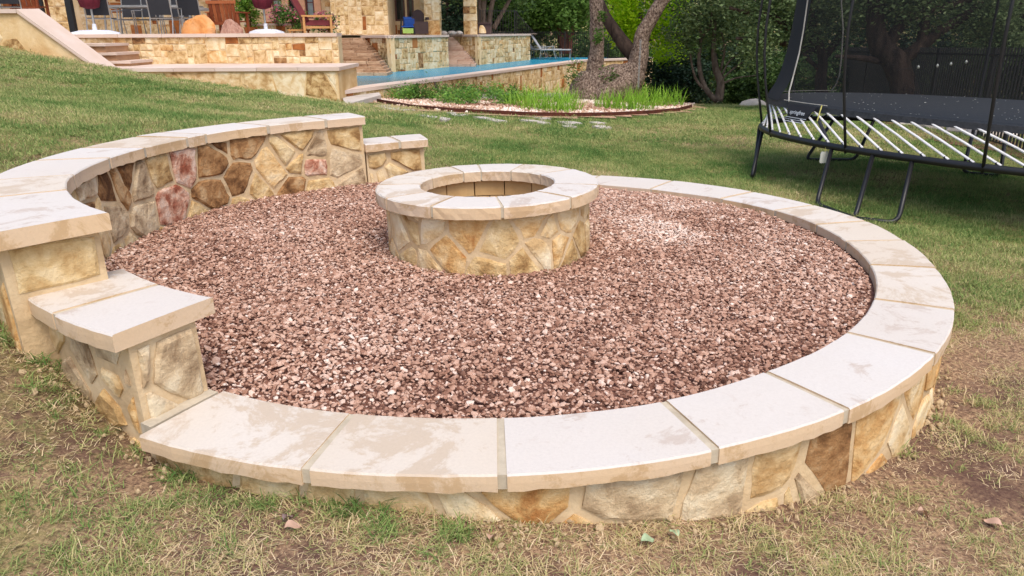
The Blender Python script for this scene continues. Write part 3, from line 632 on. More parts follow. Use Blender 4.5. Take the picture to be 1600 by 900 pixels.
# near: green tufts and straw
x, y, r = scatter(-4, 4, .9, 5.2, 900, 41); ok = turf_ok(x, y); x, y = x[ok], y[ok]
dr = dryness(x, y); cl = vnoise(x, y, 51, 3, 3.5)
k = (r.random(len(x)) < np.clip(1.12-dr*1.25+(cl-.5)*3.6, .02, 1)); xg, yg = x[k], y[k]
place_turf('green_grass', xg, yg, r, 6, [tuft(16, .032, .042, .55, .0028, .5, s, 3) for s in range(6)], .7, 1.35, .05+dryness(xg, yg)*.5+r.normal(0, .13, len(xg)), 'short green grass tufts growing in the near lawn around the ring')
x, y, r = scatter(-4, 4, .9, 5.2, 1150, 43); ok = turf_ok(x, y, .0); x, y = x[ok], y[ok]; dr = dryness(x, y); cl = vnoise(x, y, 57, 3, 2.4)
dirt = np.maximum(np.clip(1.6-np.hypot((x-2.5)/1.3, (y-2.9)/1.35), 0, 1)*np.clip((vnoise(x, y, 91, 3, 2.2)-.38)*8, 0, 1), np.clip((vnoise(x, y, 93, 3, 2.6)-.60)*10, 0, 1))
k = r.random(len(x)) < np.clip(.10+dr*.85+(cl-.5)*2.4-dirt*1.5, .04, 1); x, y = x[k], y[k]
place_turf('straw_grass', x, y, r, 6, [tuft(13, .05, .045, 1.2, .0024, .3, 20+s, 3) for s in range(6)], .7, 1.4, .74+r.normal(0, .19, len(x))-.25*(1-dryness(x, y)), 'dead straw coloured grass lying flat on the worn soil in front of the ring')
x, y, r = scatter(-3.6, 4, .9, 4.8, 1500, 44); ok = turf_ok(x, y) & (r.random(len(x)) < np.clip(dryness(x, y)*1.1-.15, 0, 1)*np.clip(1.2-.9*(np.hypot((x-2.5)/1.2, (y-2.8)/1.1) < 1)*(vnoise(x, y, 91, 3, 2.2) > .45), 0, 1)); x, y = x[ok], y[ok]
place_turf('straw_litter', x, y, r, 5, [tuft(9, .05, .026, 1.45, .0022, .12, 80+s, 2) for s in range(5)], .6, 1.3, .8+r.normal(0, .2, len(x)), 'short broken straw and thatch littering the bare soil round the ring wall')
# middle and far lawn
x, y, r = scatter(-9, 8, 4.0, 10.5, 210, 45); ok = turf_ok(x, y); x, y = x[ok], y[ok]
n3 = vnoise(x, y, 61, 3, 2.0)
place_turf('lawn_turf', x, y, r, 5, [tuft(70, .12, .042, .6, .004, .5, 40+s, 2) for s in range(5)], .75, 1.25, .02+dryness(x, y)*.60+(n3-.5)*.6+r.normal(0, .07, len(x)), 'even green lawn turf round the trampoline and behind the ring')
x, y, r = scatter(-14, 16, 10.5, 19.5, 75, 47); ok = turf_ok(x, y); x, y = x[ok], y[ok]; n3 = vnoise(x, y, 61, 3, 2.0)
place_turf('far_lawn_turf', x, y, r, 5, [tuft(90, .2, .045, .6, .007, .5, 60+s, 2) for s in range(5)], .8, 1.3, .02+dryness(x, y)*.60+(n3-.5)*.6+r.normal(0, .07, len(x)), 'smooth green slope of lawn running up to the patio and the planting bed')

# longer tussocks, thickest along the foot of the wall and at the left
r = np.random.default_rng(131); n = 150; a = np.radians(r.uniform(222, 330, n)); rr = 2.53+np.abs(r.normal(0, .10, n)); x = RC[0]+rr*np.cos(a); y = RC[1]+rr*np.sin(a)
k = (vnoise(x, y, 133, 2, 2.0) > .46) & (x < 1.3); x2 = r.uniform(-2.8, 2.6, 170); y2 = r.uniform(1.2, 3.3, 170); k2 = (vnoise(x2, y2, 135, 2, 1.6) > .5) & (np.hypot(x2-RINGC[0], y2-RINGC[1]) > 2.55) & (r.random(170) < np.clip(.9-.35*(x2+1.5), .25, 1))
x = np.r_[x[k], x2[k2]]; y = np.r_[y[k], y2[k2]]
place_turf('tussock_grass', x, y, r, 5, [tuft(34, .045, .085, .6, .0034, .42, 160+s, 4) for s in range(5)], .6, 1.15, .08+.22*r.random(len(x))+.2*(x > .8), 'longer green grass tussocks at the foot of the ring wall and in the left foreground')
# leaves, crumbs of mortar and bits lying about (each can be picked up)
def leaf(px, py, sz, rz, mat, label):
    p = hit(px, py); V = []; n = 8
    for i in range(n+1):
        t = i/n; w_ = sz*.32*math.sin(PI*min(1, t*1.02))**.8
        V += [((t-.5)*sz, -w_, .012+.012*math.sin(t*5)), ((t-.5)*sz, 0, .006+.012*math.sin(t*5)), ((t-.5)*sz, w_, .014+.012*math.sin(t*5))]
    Fc = [(3*i+j, 3*i+3+j, 3*i+4+j, 3*i+1+j) for i in range(n) for j in range(2)]
    o = obj('fallen_leaf', V, Fc, mat, None, True, p+Vector((0, 0, .02))); o.rotation_euler = (random.uniform(-.3, .3), random.uniform(-.3, .3), rz); return tag(o, label, 'leaf', 'fallen leaves in the front grass')
M['leafgreen'] = mat_plain('pale_green_leaf', srgb(150, 168, 132), .6); M['leaftan'] = mat_plain('tan_dead_leaf', srgb(184, 150, 128), .7); M['leafgrey'] = mat_plain('grey_purple_leaf', srgb(120, 100, 96), .7)
leaf(1011, 854, .05, .3, M['leafgreen'], 'pale green leaf lying in the front grass, the nearest and left of the pale pair')
leaf(1052, 843, .045, 2.0, M['leafgreen'], 'small pale green leaf lying just right of another pale leaf in the front grass')
leaf(769, 851, .05, 1.3, M['leaftan'], 'pinkish tan dead leaf lying in the front grass below the middle of the ring')
leaf(460, 834, .05, .2, M['leaftan'], 'tan dead leaf lying in the dry grass at lower left')
leaf(452, 820, .035, 1.0, M['leafgrey'], 'dark grey dead leaf just above a tan one in the lower left grass')
leaf(1548, 826, .06, 2.5, M['leaftan'], 'tan dead leaf on the bare soil near the right edge')
leaf(1440, 812, .05, 0, M['leaftan'], 'curled tan leaf on the bare soil right of the ring wall')
def clod(x, y, s, seed, m):
    V, Fc = ico(1); r = np.random.default_rng(seed); V = V*(1+r.normal(0, .14, (len(V), 1)))*np.array([1, .8, .6])*s; return V, Fc
cv = [me_from('crumb', *clod(0, 0, 1, i, None), M['mortar']) for i in range(4)]
r = np.random.default_rng(77); n = 420
az = np.radians(np.concatenate([r.uniform(268, 335, n-140), r.uniform(222, 246, 140)])); rr = 2.50+np.abs(r.normal(0, .06, n)); x = RC[0]+rr*np.cos(az); y = RC[1]+rr*np.sin(az)
s = np.clip(r.lognormal(np.log(.006), .55, n), .003, .026)
instancer('mortar_crumbs', np.c_[x, y, terr(x, y)+s*.3+.006], r.uniform(0, 6, (n, 3)), np.c_[s, s, s], r.integers(0, 4, n), r.random(n), 'tone', cv, 'stuff', 'crumbs of dried mortar scattered along the foot of the ring wall', 'rubble')

# ------------------------------------------------------------------ patio, retaining walls
def planemap(A, Bp, z0, flip=1):
    """face running from A to Bp (xy), outward normal to the right-hand side when flip=1 (towards the camera for left-to-right runs)"""
    A = Vector((A[0], A[1], 0)); Bp = Vector((Bp[0], Bp[1], 0)); t = (Bp-A).normalized(); nrm = Vector((t.y, -t.x, 0))*flip
    def f(u, v, d): p = A+t*u+nrm*d; return (p.x, p.y, z0+v)
    return f, (Bp-A).length
def slab(parent, name, A, Bp, z0, z1, t0, t1, mat, flip=1, nseg=1, rnd=None):
    """prism between A and Bp; t0..t1 = depths behind (-) and proud of (+) the line"""
    f, Ln = planemap(A, Bp, 0, flip)
    for i in range(nseg):
        u0, u1 = Ln*i/nseg+(.004 if nseg > 1 else 0), Ln*(i+1)/nseg-(.004 if nseg > 1 else 0)
        V = [f(u, z, d) for u in (u0, u1) for (d, z) in ((t0, z0), (t1, z0), (t1, z1), (t0, z1))]
        obj(name, V, [(0, 1, 2, 3), (7, 6, 5, 4), (0, 4, 5, 1), (1, 5, 6, 2), (2, 6, 7, 3), (3, 7, 4, 0)], mat, parent)
wr = random.Random(9)
house_pal = [('cream', 62), ('buff', 30), ('gold', 5), ('rust', 4), ('brown', 2)]
pal_far = [('cream', 60), ('buff', 30), ('gold', 5), ('rust', 4), ('brown', 3)]
def stone_wall(name, label, runs, z0, z1, unit, cop=None, pal=pal_far, thick=.4, cat='stone wall', keep=None, mort='mortarpale', flip=1, proud=.018):
    A0 = runs[0]; o = thing(name, label, cat, (0, 0, 0))
    for i in range(len(runs)-1):
        A, Bp = runs[i], runs[i+1]; slab(o, 'wall_core', A, Bp, z0, z1, -thick, 0, M[mort], flip)
        f, Ln = planemap(A, Bp, z0, flip); veneer(o, ashlar(Ln, z1-z0, unit, wr), f, pal, wr, gap=.008, proud=proud, bev=.012, simple=True, rough=.016, keep=keep)
        if cop:
            slab(o, 'coping', A, Bp, z1, z1+cop, -thick-.05, .06, M['capfar'], flip, max(1, int(Ln/.9)))
    return o
M['mortarpale'] = mat_noise('pale_wall_mortar', [srgb(206, 176, 130), srgb(222, 198, 158)], 4, .95, .4, 20, 0)
# upper retaining wall, behind the ledge
uA, uB = at(118, 50, 17.5), at(527, 50, 17.5)
stone_wall('upper_retaining_wall', 'long upper retaining wall of random cream stone with a thin coping, below the dining furniture', [(uA.x-1, 17.5), (uB.x, 17.5)], .5, 1.50, .15, .075)
W2, W3 = at(612, 103, 24.0), at(828, 85.5, 33.6)
PF = lambda P: tag(obj('patio_floor', [(-16, 17.95, 1.5), (uB.x-.0, 17.95, 1.5), (uB.x*25/17.5-.4, 25, 1.5), (uB.x*25.6/17.5-.4, 25.9, 1.5), (at(566, 58, 25.9).x, 26.1, 1.49), (W2.x, 24.3, 1.48), (at(701, 97, 27.3).x, 27.6, 1.48), (at(704, 56, 30.3).x, 30.3, 1.48), (at(748, 92, 28.9).x, 29.2, 1.48), (1.2, 34.5, 1.47), (1.2, 52, 1.47), (-30, 52, 1.5), (-30, 17.95, 1.5)], [tuple(range(13))], M['capfar']), kind='structure')
PF(0)
slab(None, 'patio_edge', (uB.x-.02, 17.95), (uB.x*25/17.5-.35, 25), .2, 1.5, -.4, 0, M['cream'], 1); tag(bpy.data.objects['patio_edge'], 'cream stone return wall at the right end of the upper patio', 'stone wall')
# ledge wall
lA, lB = at(150, 104, 15.5), at(527, 105, 15.5)
M['ledge'] = mat_noise('smeared_cream_stone', [srgb(196, 158, 106), srgb(214, 184, 136), srgb(226, 204, 164)], 1.6, .95, .5, 9, 0, dist=.03)
lw = thing('ledge_wall', 'low cream plastered ledge wall with a smooth coping at the top of the lawn', 'stone wall')
slab(lw, 'wall_core', (lA.x-.3, 15.5), (lB.x-.012, 15.5), -.3, .86, -.45, 0, M['ledge'])
slab(lw, 'wall_core', (lB.x, 15.512), (lB.x, 17.4), -.31, .858, -.3, 0, M['ledge'])
slab(lw, 'coping', (lA.x-.1, 15.5), (lB.x+.05, 15.5), .86, .93, -2.0, .05, M['capfar'], 1, 6)
f, Ln = planemap((lA.x, 15.5), (lB.x-.04, 15.5), -.1); lr = random.Random(4)
veneer(lw, voronoi(Ln, .95, .75, .42, lr, .3), f, [('ledgestone', 1)] if 'ledgestone' in M else [('cream', 3), ('buff', 1)], lr, gap=.012, proud=.010, bev=.05, simple=False, rough=.01, seg=.3)
# sloping cheek wall
N1, N2 = at(25, 14, 15.2), at(150, 103.5, 15.2); F1, F2 = at(61, 13.5, 15.9), at(181, 103.5, 15.9)
cw = thing('stair_cheek_wall', 'cream stone cheek wall with a wide sloping pale coping beside the patio steps', 'stone wall')
Lx = -12.6
V = [(Lx, 15.25, 0), (N1.x, 15.25, 0), (N2.x+.02, 15.25, 0), (N2.x+.02, 15.25, N2.z-.07), (N1.x, 15.25, N1.z-.07), (Lx, 15.25, N1.z-.07)]
V += [(v[0], 15.85, v[2]) for v in V]
obj('wall_core', V, [(0, 1, 2, 3, 4, 5), (11, 10, 9, 8, 7, 6), (0, 6, 7, 1), (2, 8, 9, 3), (3, 9, 10, 4), (4, 10, 11, 5)], M['ledge'], cw)
th = Vector((0, 0, .075))
def quadslab(name, a, b_, c, d_, mat, par, th=.075):
    t = Vector((0, 0, th)); V = [Vector(v)-t for v in (a, b_, c, d_)]+[Vector(v) for v in (a, b_, c, d_)]
    return obj(name, V, [(3, 2, 1, 0), (4, 5, 6, 7), (0, 1, 5, 4), (1, 2, 6, 5), (2, 3, 7, 6), (3, 0, 4, 7)], mat, par)
quadslab('coping', N1, N2, F2, F1, M['capfar'], cw)
quadslab('coping', (Lx, 15.15, N1.z), (N1.x-.01, 15.2, N1.z), (F1.x-.01, 15.9, N1.z), (Lx, 15.9, N1.z), M['capfar'], cw)
f, Ln = planemap((Lx, 15.25), (N2.x, 15.25), 0); lr = random.Random(14)
sl_ = (N2.z-N1.z)/(N2.x-N1.x)
def kp(P): return all(q[1] < min(N1.z, N1.z+sl_*(Lx+q[0]-N1.x))-.12 for q in P)
veneer(cw, voronoi(Ln, 2.0, .62, .3, lr, .35), f, [('cream', 3), ('buff', 2)], lr, gap=.02, proud=.012, bev=.04, rough=.015, seg=.2, keep=kp)
# patio steps behind the cheek
st = thing('patio_steps', 'four broad stone steps coming down from the patio behind the sloping cheek wall', 'steps')
for i, (xr, ytop) in enumerate([(165, 68), (183, 82), (205, 95)]):
    p = at(xr, ytop, 16.4); slab(st, 'tread', (p.x-3, 16.4), (p.x, 16.4), p.z-.055, p.z, -1.0, .03, M['capfar']); slab(st, 'riser', (p.x-3, 16.4), (p.x-.03, 16.4), p.z-.2, p.z-.058, -1.0, -.02, M['step'])

# pool
ZE, ZW = .436, .405
pA = at(522, 136, 15.62); pB = at(915, 88, 32.6); pA.z = pB.z = ZE
sw = bpy.data.materials.new('pool_water'); sw.use_nodes = True; n = sw.node_tree.nodes; L = sw.node_tree.links; b = n['Principled BSDF']
b.inputs['Base Color'].default_value = (.012, .20, .30, 1); b.inputs['Roughness'].default_value = .25; b.inputs['Specular IOR Level'].default_value = .15
tc = n.new('ShaderNodeTexCoord'); nz = n.new('ShaderNodeTexNoise'); nz.inputs['Scale'].default_value = 5; nz.inputs['Detail'].default_value = 5; L.new(tc.outputs['Object'], nz.inputs[0])
bp = n.new('ShaderNodeBump'); bp.inputs['Strength'].default_value = .6; bp.inputs['Distance'].default_value = .05; L.new(nz.outputs[0], bp.inputs['Height']); L.new(bp.outputs[0], b.inputs['Normal'])
rp = n.new('ShaderNodeValToRGB'); rp.color_ramp.elements[0].color = (.07, .19, .24, 1); rp.color_ramp.elements[0].position = .3; rp.color_ramp.elements[1].color = (.02, .26, .40, 1); rp.color_ramp.elements[1].position = .55
sx = n.new('ShaderNodeSeparateXYZ'); L.new(tc.outputs['Object'], sx.inputs[0]); mr = n.new('ShaderNodeMapRange'); mr.inputs[1].default_value = 16; mr.inputs[2].default_value = 27; L.new(sx.outputs[1], mr.inputs[0]); L.new(mr.outputs[0], rp.inputs[0]); L.new(rp.outputs[0], b.inputs['Base Color'])
W2, W3 = at(612, 103, 24.0), at(828, 85.5, 33.6); Wl = at(527, 108, 21.6)
tag(obj('pool_water', [(pA.x-.2, pA.y+.1, ZW), (pB.x, pB.y, ZW), (pB.x+1.6, 36.5, ZW), (W3.x+.6, 36.5, ZW), (W2.x-3, 26.5, ZW), (Wl.x-1.0, 17.3, ZW)], [(0, 1, 2, 3, 4, 5)], sw), kind='structure')
pw = stone_wall('pool_wall', 'long low stone wall of the infinity edge pool running away behind the planting bed', [(pA.x-.1, pA.y), (pB.x, pB.y), (pB.x+3.3, pB.y+2.5)], -1.2, ZE-.075, .17, None, [('cream', 50), ('buff', 40), ('gold', 8), ('rust', 4)], .35, keep=lambda P: min(q[1] for q in P) > .35)
slab(pw, 'coping', (pA.x-.1, pA.y), (pB.x, pB.y), ZE-.075, ZE, -.45, .05, M['capfar'], 1, 16); slab(pw, 'coping', (pB.x+.05, pB.y), (pB.x+3.3, pB.y+2.5), ZE-.075, ZE, -.45, .05, M['capfar'], 1, 4)
pl = at(1005, 84, 31); pil = thing('pool_pillar', 'square cream stone pillar ending the far end of the pool wall, right of the oak', 'pillar', (pl.x, 31, 0))
mb = MB_(); mb.box((0, 0, -.6), (.42, .42, 2.2)); mb.build('pillar_shaft', M['cream'], pil); MB_().box((0, 0, .545), (.58, .58, .08)).build('coping', M['capfar'], pil)
f_, Ln = planemap((-.21, -.21), (.21, -.21), -1.4)
veneer(pil, ashlar(.42, 1.85, .15, wr), f_, pal_far, wr, gap=.01, proud=.015, simple=True, rough=.01)
# cascades and the two patio walls behind the pool
TOP = 1.47
a2, b2 = (W2.x, 24.0), (at(701, 97, 27.3).x, 27.3)
stone_wall('middle_pool_wall', 'cream stone wall between the two stepped cascades at the back of the pool', [(at(566, 58, 25.8).x, 25.8), a2, b2], .3, TOP-.06, .16, .07, thick=.14)
a3, b3 = (at(748, 92, 28.9).x, 28.9), (W3.x, W3.y)
stone_wall('far_pool_wall', 'cream stone wall right of the pale cascade, ending at the grey loungers', [(at(704, 56, 30.0).x, 30.0), a3, b3], .3, TOP-.06, .17, .07, thick=.14)
def cascade(name, label, xl0, xl1, xr0, xr1, y0, y1, n, mat, zb=.42, zt=1.40):
    o = thing(name, label, 'steps'); cr = random.Random(n)
    for i in range(n):
        t = i/n; z = zb+(zt-zb)*(i+1)/n; xl, xr = xl0+(xl1-xl0)*t, xr0+(xr1-xr0)*t; yy = y0+(y1-y0)*t
        u = xl
        while u < xr-.05:
            w_ = min(cr.uniform(.35, .9), xr-u); h = (zt-zb)/n; dz = cr.uniform(-.01, .01)
            V = [(u+.006, yy+cr.uniform(-.03, .03), z-h-.02), (u+w_-.006, yy+cr.uniform(-.03, .03), z-h-.02)]
            V = [V[0], V[1], (V[1][0], yy+1.0, z-h-.02), (V[0][0], yy+1.0, z-h-.02)]; V = V+[(a, b_, z+dz) for a, b_, c in V]
            obj('stone', V, [(3, 2, 1, 0), (4, 5, 6, 7), (0, 1, 5, 4), (1, 2, 6, 5), (2, 3, 7, 6), (3, 0, 4, 7)], M[mat], o); u += w_
    return o
cascade('brown_cascade', 'broad flight of thin brown stone cascade steps rising from the near end of the pool', Wl.x-.5, at(525, 58, 25).x-.3, at(611, 105, 22.6).x, at(568, 58, 25.6).x, 22.0, 25.2, 14, 'thinstone')
cascade('pale_cascade', 'narrower flight of pale thin stone cascade steps between two walls at the pool', at(700, 97, 27.4).x-.1, at(699, 56, 30).x, at(745, 93, 28.4).x, at(708, 56, 30).x, 27.5, 30.0, 14, 'thinpale')
# rest
hz = at(545, 57, 25.5)
# slab steps at the ledge corner
for (q, lab, m_) in [([(535, 158), (590, 155), (596, 161), (540, 165)], 'grey slab step lying at the corner of the ledge wall by the pool edge', 'flag')]:
    P = [hit(*p) for p in q]; c = sum(P, Vector())/4; o = thing('slab_step', lab, 'step', c); zz = max(p.z for p in P)-c.z+.02
    quadslab('slab', *[Vector((p.x-c.x, p.y-c.y, zz)) for p in P][::1], M[m_], o, .1)
# stepping stones
SS = [([(578, 168), (612, 166), (655, 174), (622, 176)], 'large pale flagstone nearest the pool corner, leftmost of the stepping stones'),
 ([(650, 182.5), (662, 182), (707, 189), (694, 191)], 'long thin flagstone right of and nearer than the largest one'),
 ([(697, 179), (716, 178), (733, 182), (712, 183.5)], 'small flagstone just below the rusty edging near the ground cover'),
 ([(739, 185.5), (752, 185), (792, 192), (778, 193)], 'long thin flagstone in the middle of the stepping stones'),
 ([(813, 183), (828, 182), (861, 187.5), (846, 189.5)], 'pale flagstone close under the edging, left of the tall grass clump end'),
 ([(810, 190), (822, 189), (860, 195), (850, 196.5)], 'thin flagstone just nearer than the one under the edging'),
 ([(871, 193), (895, 192.5), (911, 196), (886, 198)], 'short flagstone right of the paired ones'),
 ([(878, 199.5), (892, 199), (901, 201), (884, 202)], 'tiny flagstone, nearest of the right hand group'),
 ([(921, 193.5), (935, 193), (947, 195.5), (930, 196.5)], 'small far flagstone at the right end of the stepping stones'),
 ([(924, 199.5), (945, 199.5), (956, 202), (934, 202.5)], 'thin flagstone at the right end, the nearer of the last two')]
for q, lab in SS:
    P = [hit(*p) for p in q]; c = sum(P, Vector())/4; rs = random.Random(int(q[0][0]))
    V = []
    for i in range(4):
        a, b_ = P[i], P[(i+1) % 4]
        for t in (0.06, .35, .65, .94):
            p = a.lerp(b_, t)-c; V.append((p.x+rs.uniform(-.02, .02), p.y+rs.uniform(-.02, .02), terr1(p.x+c.x, p.y+c.y)-c.z+.035))
    nv = len(V); V2 = [(v[0], v[1], v[2]-.06) for v in V]; Fc = [tuple(range(nv)), tuple(range(nv, 2*nv))[::-1]]+[(i, (i+1) % nv, nv+(i+1) % nv, nv+i)[::-1] for i in range(nv)]
    tag(obj('stepping_stone', V+V2, Fc, M['flag'], None, False, c), lab, 'stepping stone', 'stepping stones across the lawn')

# ------------------------------------------------------------------ house
FL = 1.5
M['roof'] = mat_noise('brown_roof_tile', [srgb(110, 84, 66), srgb(150, 118, 92)], 5, .9, .4, 20, .3)
hs = thing('stone_house', 'large cream stone house with red framed windows behind the patio', 'house')
def hwall(A, Bp, z1=4.6, unit=.22, pal=house_pal, stones=True, zmax=2.4, holes=()):
    f, Ln = planemap(A, Bp, FL)
    # core with gaps left at the openings
    us = [0]+[h for hh in holes for h in hh[:2]]+[Ln]
    for i in range(0, len(us), 2):
        if us[i+1]-us[i] > .02:
            V = [f(u, z, d_) for u in (us[i], us[i+1]) for (d_, z) in ((-.4, -.3), (0, -.3), (0, z1-FL), (-.4, z1-FL))]
            obj('wall', V, [(0, 1, 2, 3), (7, 6, 5, 4), (0, 4, 5, 1), (1, 5, 6, 2), (2, 6, 7, 3), (3, 7, 4, 0)], M['mortarpale'], hs)
    for h in holes:
        for (za, zb) in ((-.3, h[2]), (h[3], z1-FL)):
            if zb-za > .02:
                V = [f(u, z, d_) for u in h[:2] for (d_, z) in ((-.4, za), (-.003, za), (-.003, zb), (-.4, zb))]
                obj('wall', V, [(0, 1, 2, 3), (7, 6, 5, 4), (0, 4, 5, 1), (1, 5, 6, 2), (2, 6, 7, 3), (3, 7, 4, 0)], M['mortarpale'], hs)
    def keep(P):
        for h in holes:
            if any(h[0]-.08 < q[0] < h[1]+.08 and h[2]-.08 < q[1] < h[3]+.08 for q in P): return False
        return True
    if stones: veneer(hs, ashlar(Ln, zmax-FL+.6, unit, wr), f, pal, wr, gap=.012, proud=.02, bev=.016, simple=True, rough=.018, keep=keep, name='stone')
    return f, Ln
def px_x(px, Y): return at(px, 20, Y).x
def window(f, u0, u1, v0, v1, fr, pane, mull=True, trim=None):
    mb = MB_()
    def bar(ua, ub, va, vb, d0=-.12, d1=-.04):
        V = [f(u, v, d_) for u in (ua, ub) for (d_, v) in ((d0, va), (d1, va), (d1, vb), (d0, vb))]; mb.add(V, [(0, 1, 2, 3), (7, 6, 5, 4), (0, 4, 5, 1), (1, 5, 6, 2), (2, 6, 7, 3), (3, 7, 4, 0)])
    t = .06
    bar(u0, u0+t, v0, v1); bar(u1-t, u1, v0, v1); bar(u0+t, u1-t, v0, v0+t); bar(u0+t, u1-t, v1-t, v1)
    if mull: bar(u0+t, u1-t, v0+(v1-v0)*.3, v0+(v1-v0)*.3+.025, -.1, -.06)
    fo = mb.build('window_frame', M[fr], hs)
    V = [f(u, v, -.09) for u, v in ((u0+t-.01, v0+t-.01), (u1-t+.01, v0+t-.01), (u1-t+.01, v1-t+.01), (u0+t-.01, v1-t+.01))]+[f(u, v, -.10) for u, v in ((u0+t-.01, v0+t-.01), (u1-t+.01, v0+t-.01), (u1-t+.01, v1-t+.01), (u0+t-.01, v1-t+.01))]
    obj('pane', V, [(0, 1, 2, 3), (7, 6, 5, 4)], M[pane], fo)
    if trim:
        mb = MB_()
        def bar2(ua, ub, va, vb):
            V = [f(u, v, d_) for u in (ua, ub) for (d_, v) in ((-.05, va), (.05, va), (.05, vb), (-.05, vb))]; mb.add(V, [(0, 1, 2, 3), (7, 6, 5, 4), (0, 4, 5, 1), (1, 5, 6, 2), (2, 6, 7, 3), (3, 7, 4, 0)])
        bar2(u0-.24, u0-.005, v0-.2, v1+.2); bar2(u1+.005, u1+.24, v0-.2, v1+.2); bar2(u0-.005, u1+.005, v0-.2, v0-.005); bar2(u0-.005, u1+.005, v1+.005, v1+.2); mb.build('window_surround', M[trim], hs)
Y1 = 28.0; XA, XB = px_x(-90, Y1), px_x(517, Y1)
U = lambda px, Y, X0: px_x(px, Y)-X0
hol = [(U(426, Y1, XA), U(442, Y1, XA), .65, 2.3), (U(448, Y1, XA), U(474, Y1, XA), .0, 2.3), (U(478, Y1, XA), U(492, Y1, XA), .55, 2.3)]
f, Ln = hwall((XA, Y1), (XB, Y1), holes=hol, unit=.2, pal=[('cream', 40), ('buff', 34), ('gold', 14), ('rust', 12)])
window(f, *hol[0], 'redframe', 'paledglass', True, 'trim'); window(f, *hol[2], 'redframe', 'paledglass', True, 'trim'); window(f, *hol[1], 'redframe', 'darkglass', False, None)
Y2 = 26.6; XC, XD = px_x(517, Y2), px_x(606, Y2)
f, Ln = hwall((XC, Y2), (XD, Y2), unit=.145)
slab(hs, 'wall', (XC, Y2+.41), (XC, Y1-.01), 1.2, 4.6, -.3, 0, M['mortarpale'], -1)
Y3 = 28.2; XE, XF = px_x(598, Y3), px_x(664, Y3)
hol = [(U(602, Y3, XE), U(613, Y3, XE), .45, 2.3), (U(617, Y3, XE), U(633, Y3, XE), .45, 2.3), (U(636, Y3, XE), U(647, Y3, XE), .45, 2.3)]
f, Ln = hwall((XE, Y3), (XF, Y3), holes=hol, unit=.16, pal=[('cream', 6), ('buff', 6), ('rust', 1)])
for h in hol: window(f, *h, 'brownframe', 'darkglass', False)
slab(hs, 'wall', (XD, Y2+.41), (XD, Y3-.01), 1.2, 4.6, -.3, 0, M['mortarpale'])
for (a, b_, Y, u_) in ((662, 687, 27.4, .24), (723.5, 744.5, 30.3, .24)):
    xa, xb = px_x(a, Y), px_x(b_, Y); c = thing('tmp', None, None); bpy.data.objects.remove(c)
    V = [(xa+.01, Y+.01, 1.2), (xb-.01, Y+.01, 1.2), (xb-.01, Y+.5, 1.2), (xa+.01, Y+.5, 1.2)]; V = V+[(q[0], q[1], 4.6) for q in V]
    co = obj('column', V, [(3, 2, 1, 0), (4, 5, 6, 7), (0, 1, 5, 4), (1, 2, 6, 5), (2, 3, 7, 6), (3, 0, 4, 7)], M['mortarpale'], hs)
    f, Ln = planemap((xa, Y), (xb, Y), 1.45); veneer(co, ashlar(Ln, 1.3, u_, wr), f, pal_far, wr, gap=.01, proud=.02, simple=True, rough=.01)
    f, Ln = planemap((xb, Y), (xb, Y+.5), 1.45); veneer(co, ashlar(Ln, 1.3, u_, wr), f, pal_far, wr, gap=.01, proud=.02, simple=True, rough=.01)
V = [(XA-.5, 25.6, 4.61), (px_x(750, 30), 25.6, 4.61), (px_x(750, 30), 38, 4.61), (XA-.5, 38, 4.61), (XA+1, 30, 7.2), (px_x(750, 30)-2, 30, 7.2), (px_x(750, 30)-2, 33, 7.2), (XA+1, 33, 7.2)]
obj('roof', V, [(3, 2, 1, 0), (4, 5, 6, 7), (0, 1, 5, 4), (1, 2, 6, 5), (2, 3, 7, 6), (3, 0, 4, 7)], M['roof'], hs)
# projecting wing at far left with two dark posts
f, Ln = hwall((px_x(60, 20.5), 20.5), (px_x(112, 20.5), 20.5), unit=.2, pal=[('buff', 3), ('cream', 3), ('rust', 1), ('brown', 1)])
def post(px0, py0, px1, py1, Y, lab, w_=.09):
    a = at(px0, py0, Y); o = thing('porch_post', lab, 'post', (a.x, Y, FL), group='dark posts of the porch'); MB_().box((0, 0, 1.4), (w_, w_, 2.8)).build('shaft', M['black'], o); MB_().box((0, 0, .03), (w_*1.8, w_*1.8, .06)).build('foot', M['black'], o)
post(66, 17, 0, 0, 19.6, 'thinner dark porch post at the top of the sloping coping'); post(116, 50, 0, 0, 18.6, 'thicker dark porch post just left of the white umbrella base', .13)

# ------------------------------------------------------------------ patio furniture
def sling_chair(name, label, loc, rz, group=None, h=1.02):
    o = thing(name, label, 'patio chair', loc, rz, group)
    for s in (-1, 1):
        x = s*.27
        MB_().tube([(x, .25, 0), (x, .27, .42), (x, .30, .64)], .014, 6).build('leg', M['silver'], o)
        MB_().tube([(x, -.30, 0), (x, -.20, .42), (x, -.27, h)], .014, 6).build('leg', M['silver'], o)
        MB_().tube([(x, .31, .64), (x, -.23, .66)], .016, 6).build('armrest', M['silver'], o)
    MB_().box((0, .03, .43), (.50, .48, .02)).build('seat', M['sling'], o)
    MB_().box((0, -.235, .76), (.50, .02, .54), 0, Matrix.Rotation(.12, 3, 'X')).build('backrest', M['sling'], o)
    MB_().tube([(-.27, -.27, h), (.27, -.27, h)], .014, 6).tube([(-.27, -.2, .42), (.27, -.2, .42)], .012, 6).tube([(-.27, .26, .42), (.27, .26, .42)], .012, 6).build('crossbar', M['silver'], o)
    return o
def px_loc(px, Y): return (at(px, 52, Y).x, Y, FL)
c0 = sling_chair('dining_chair', 'dark sling dining chair next to the left umbrella pole', px_loc(163, 18.7), .15, 'dark sling chairs at the dining table')
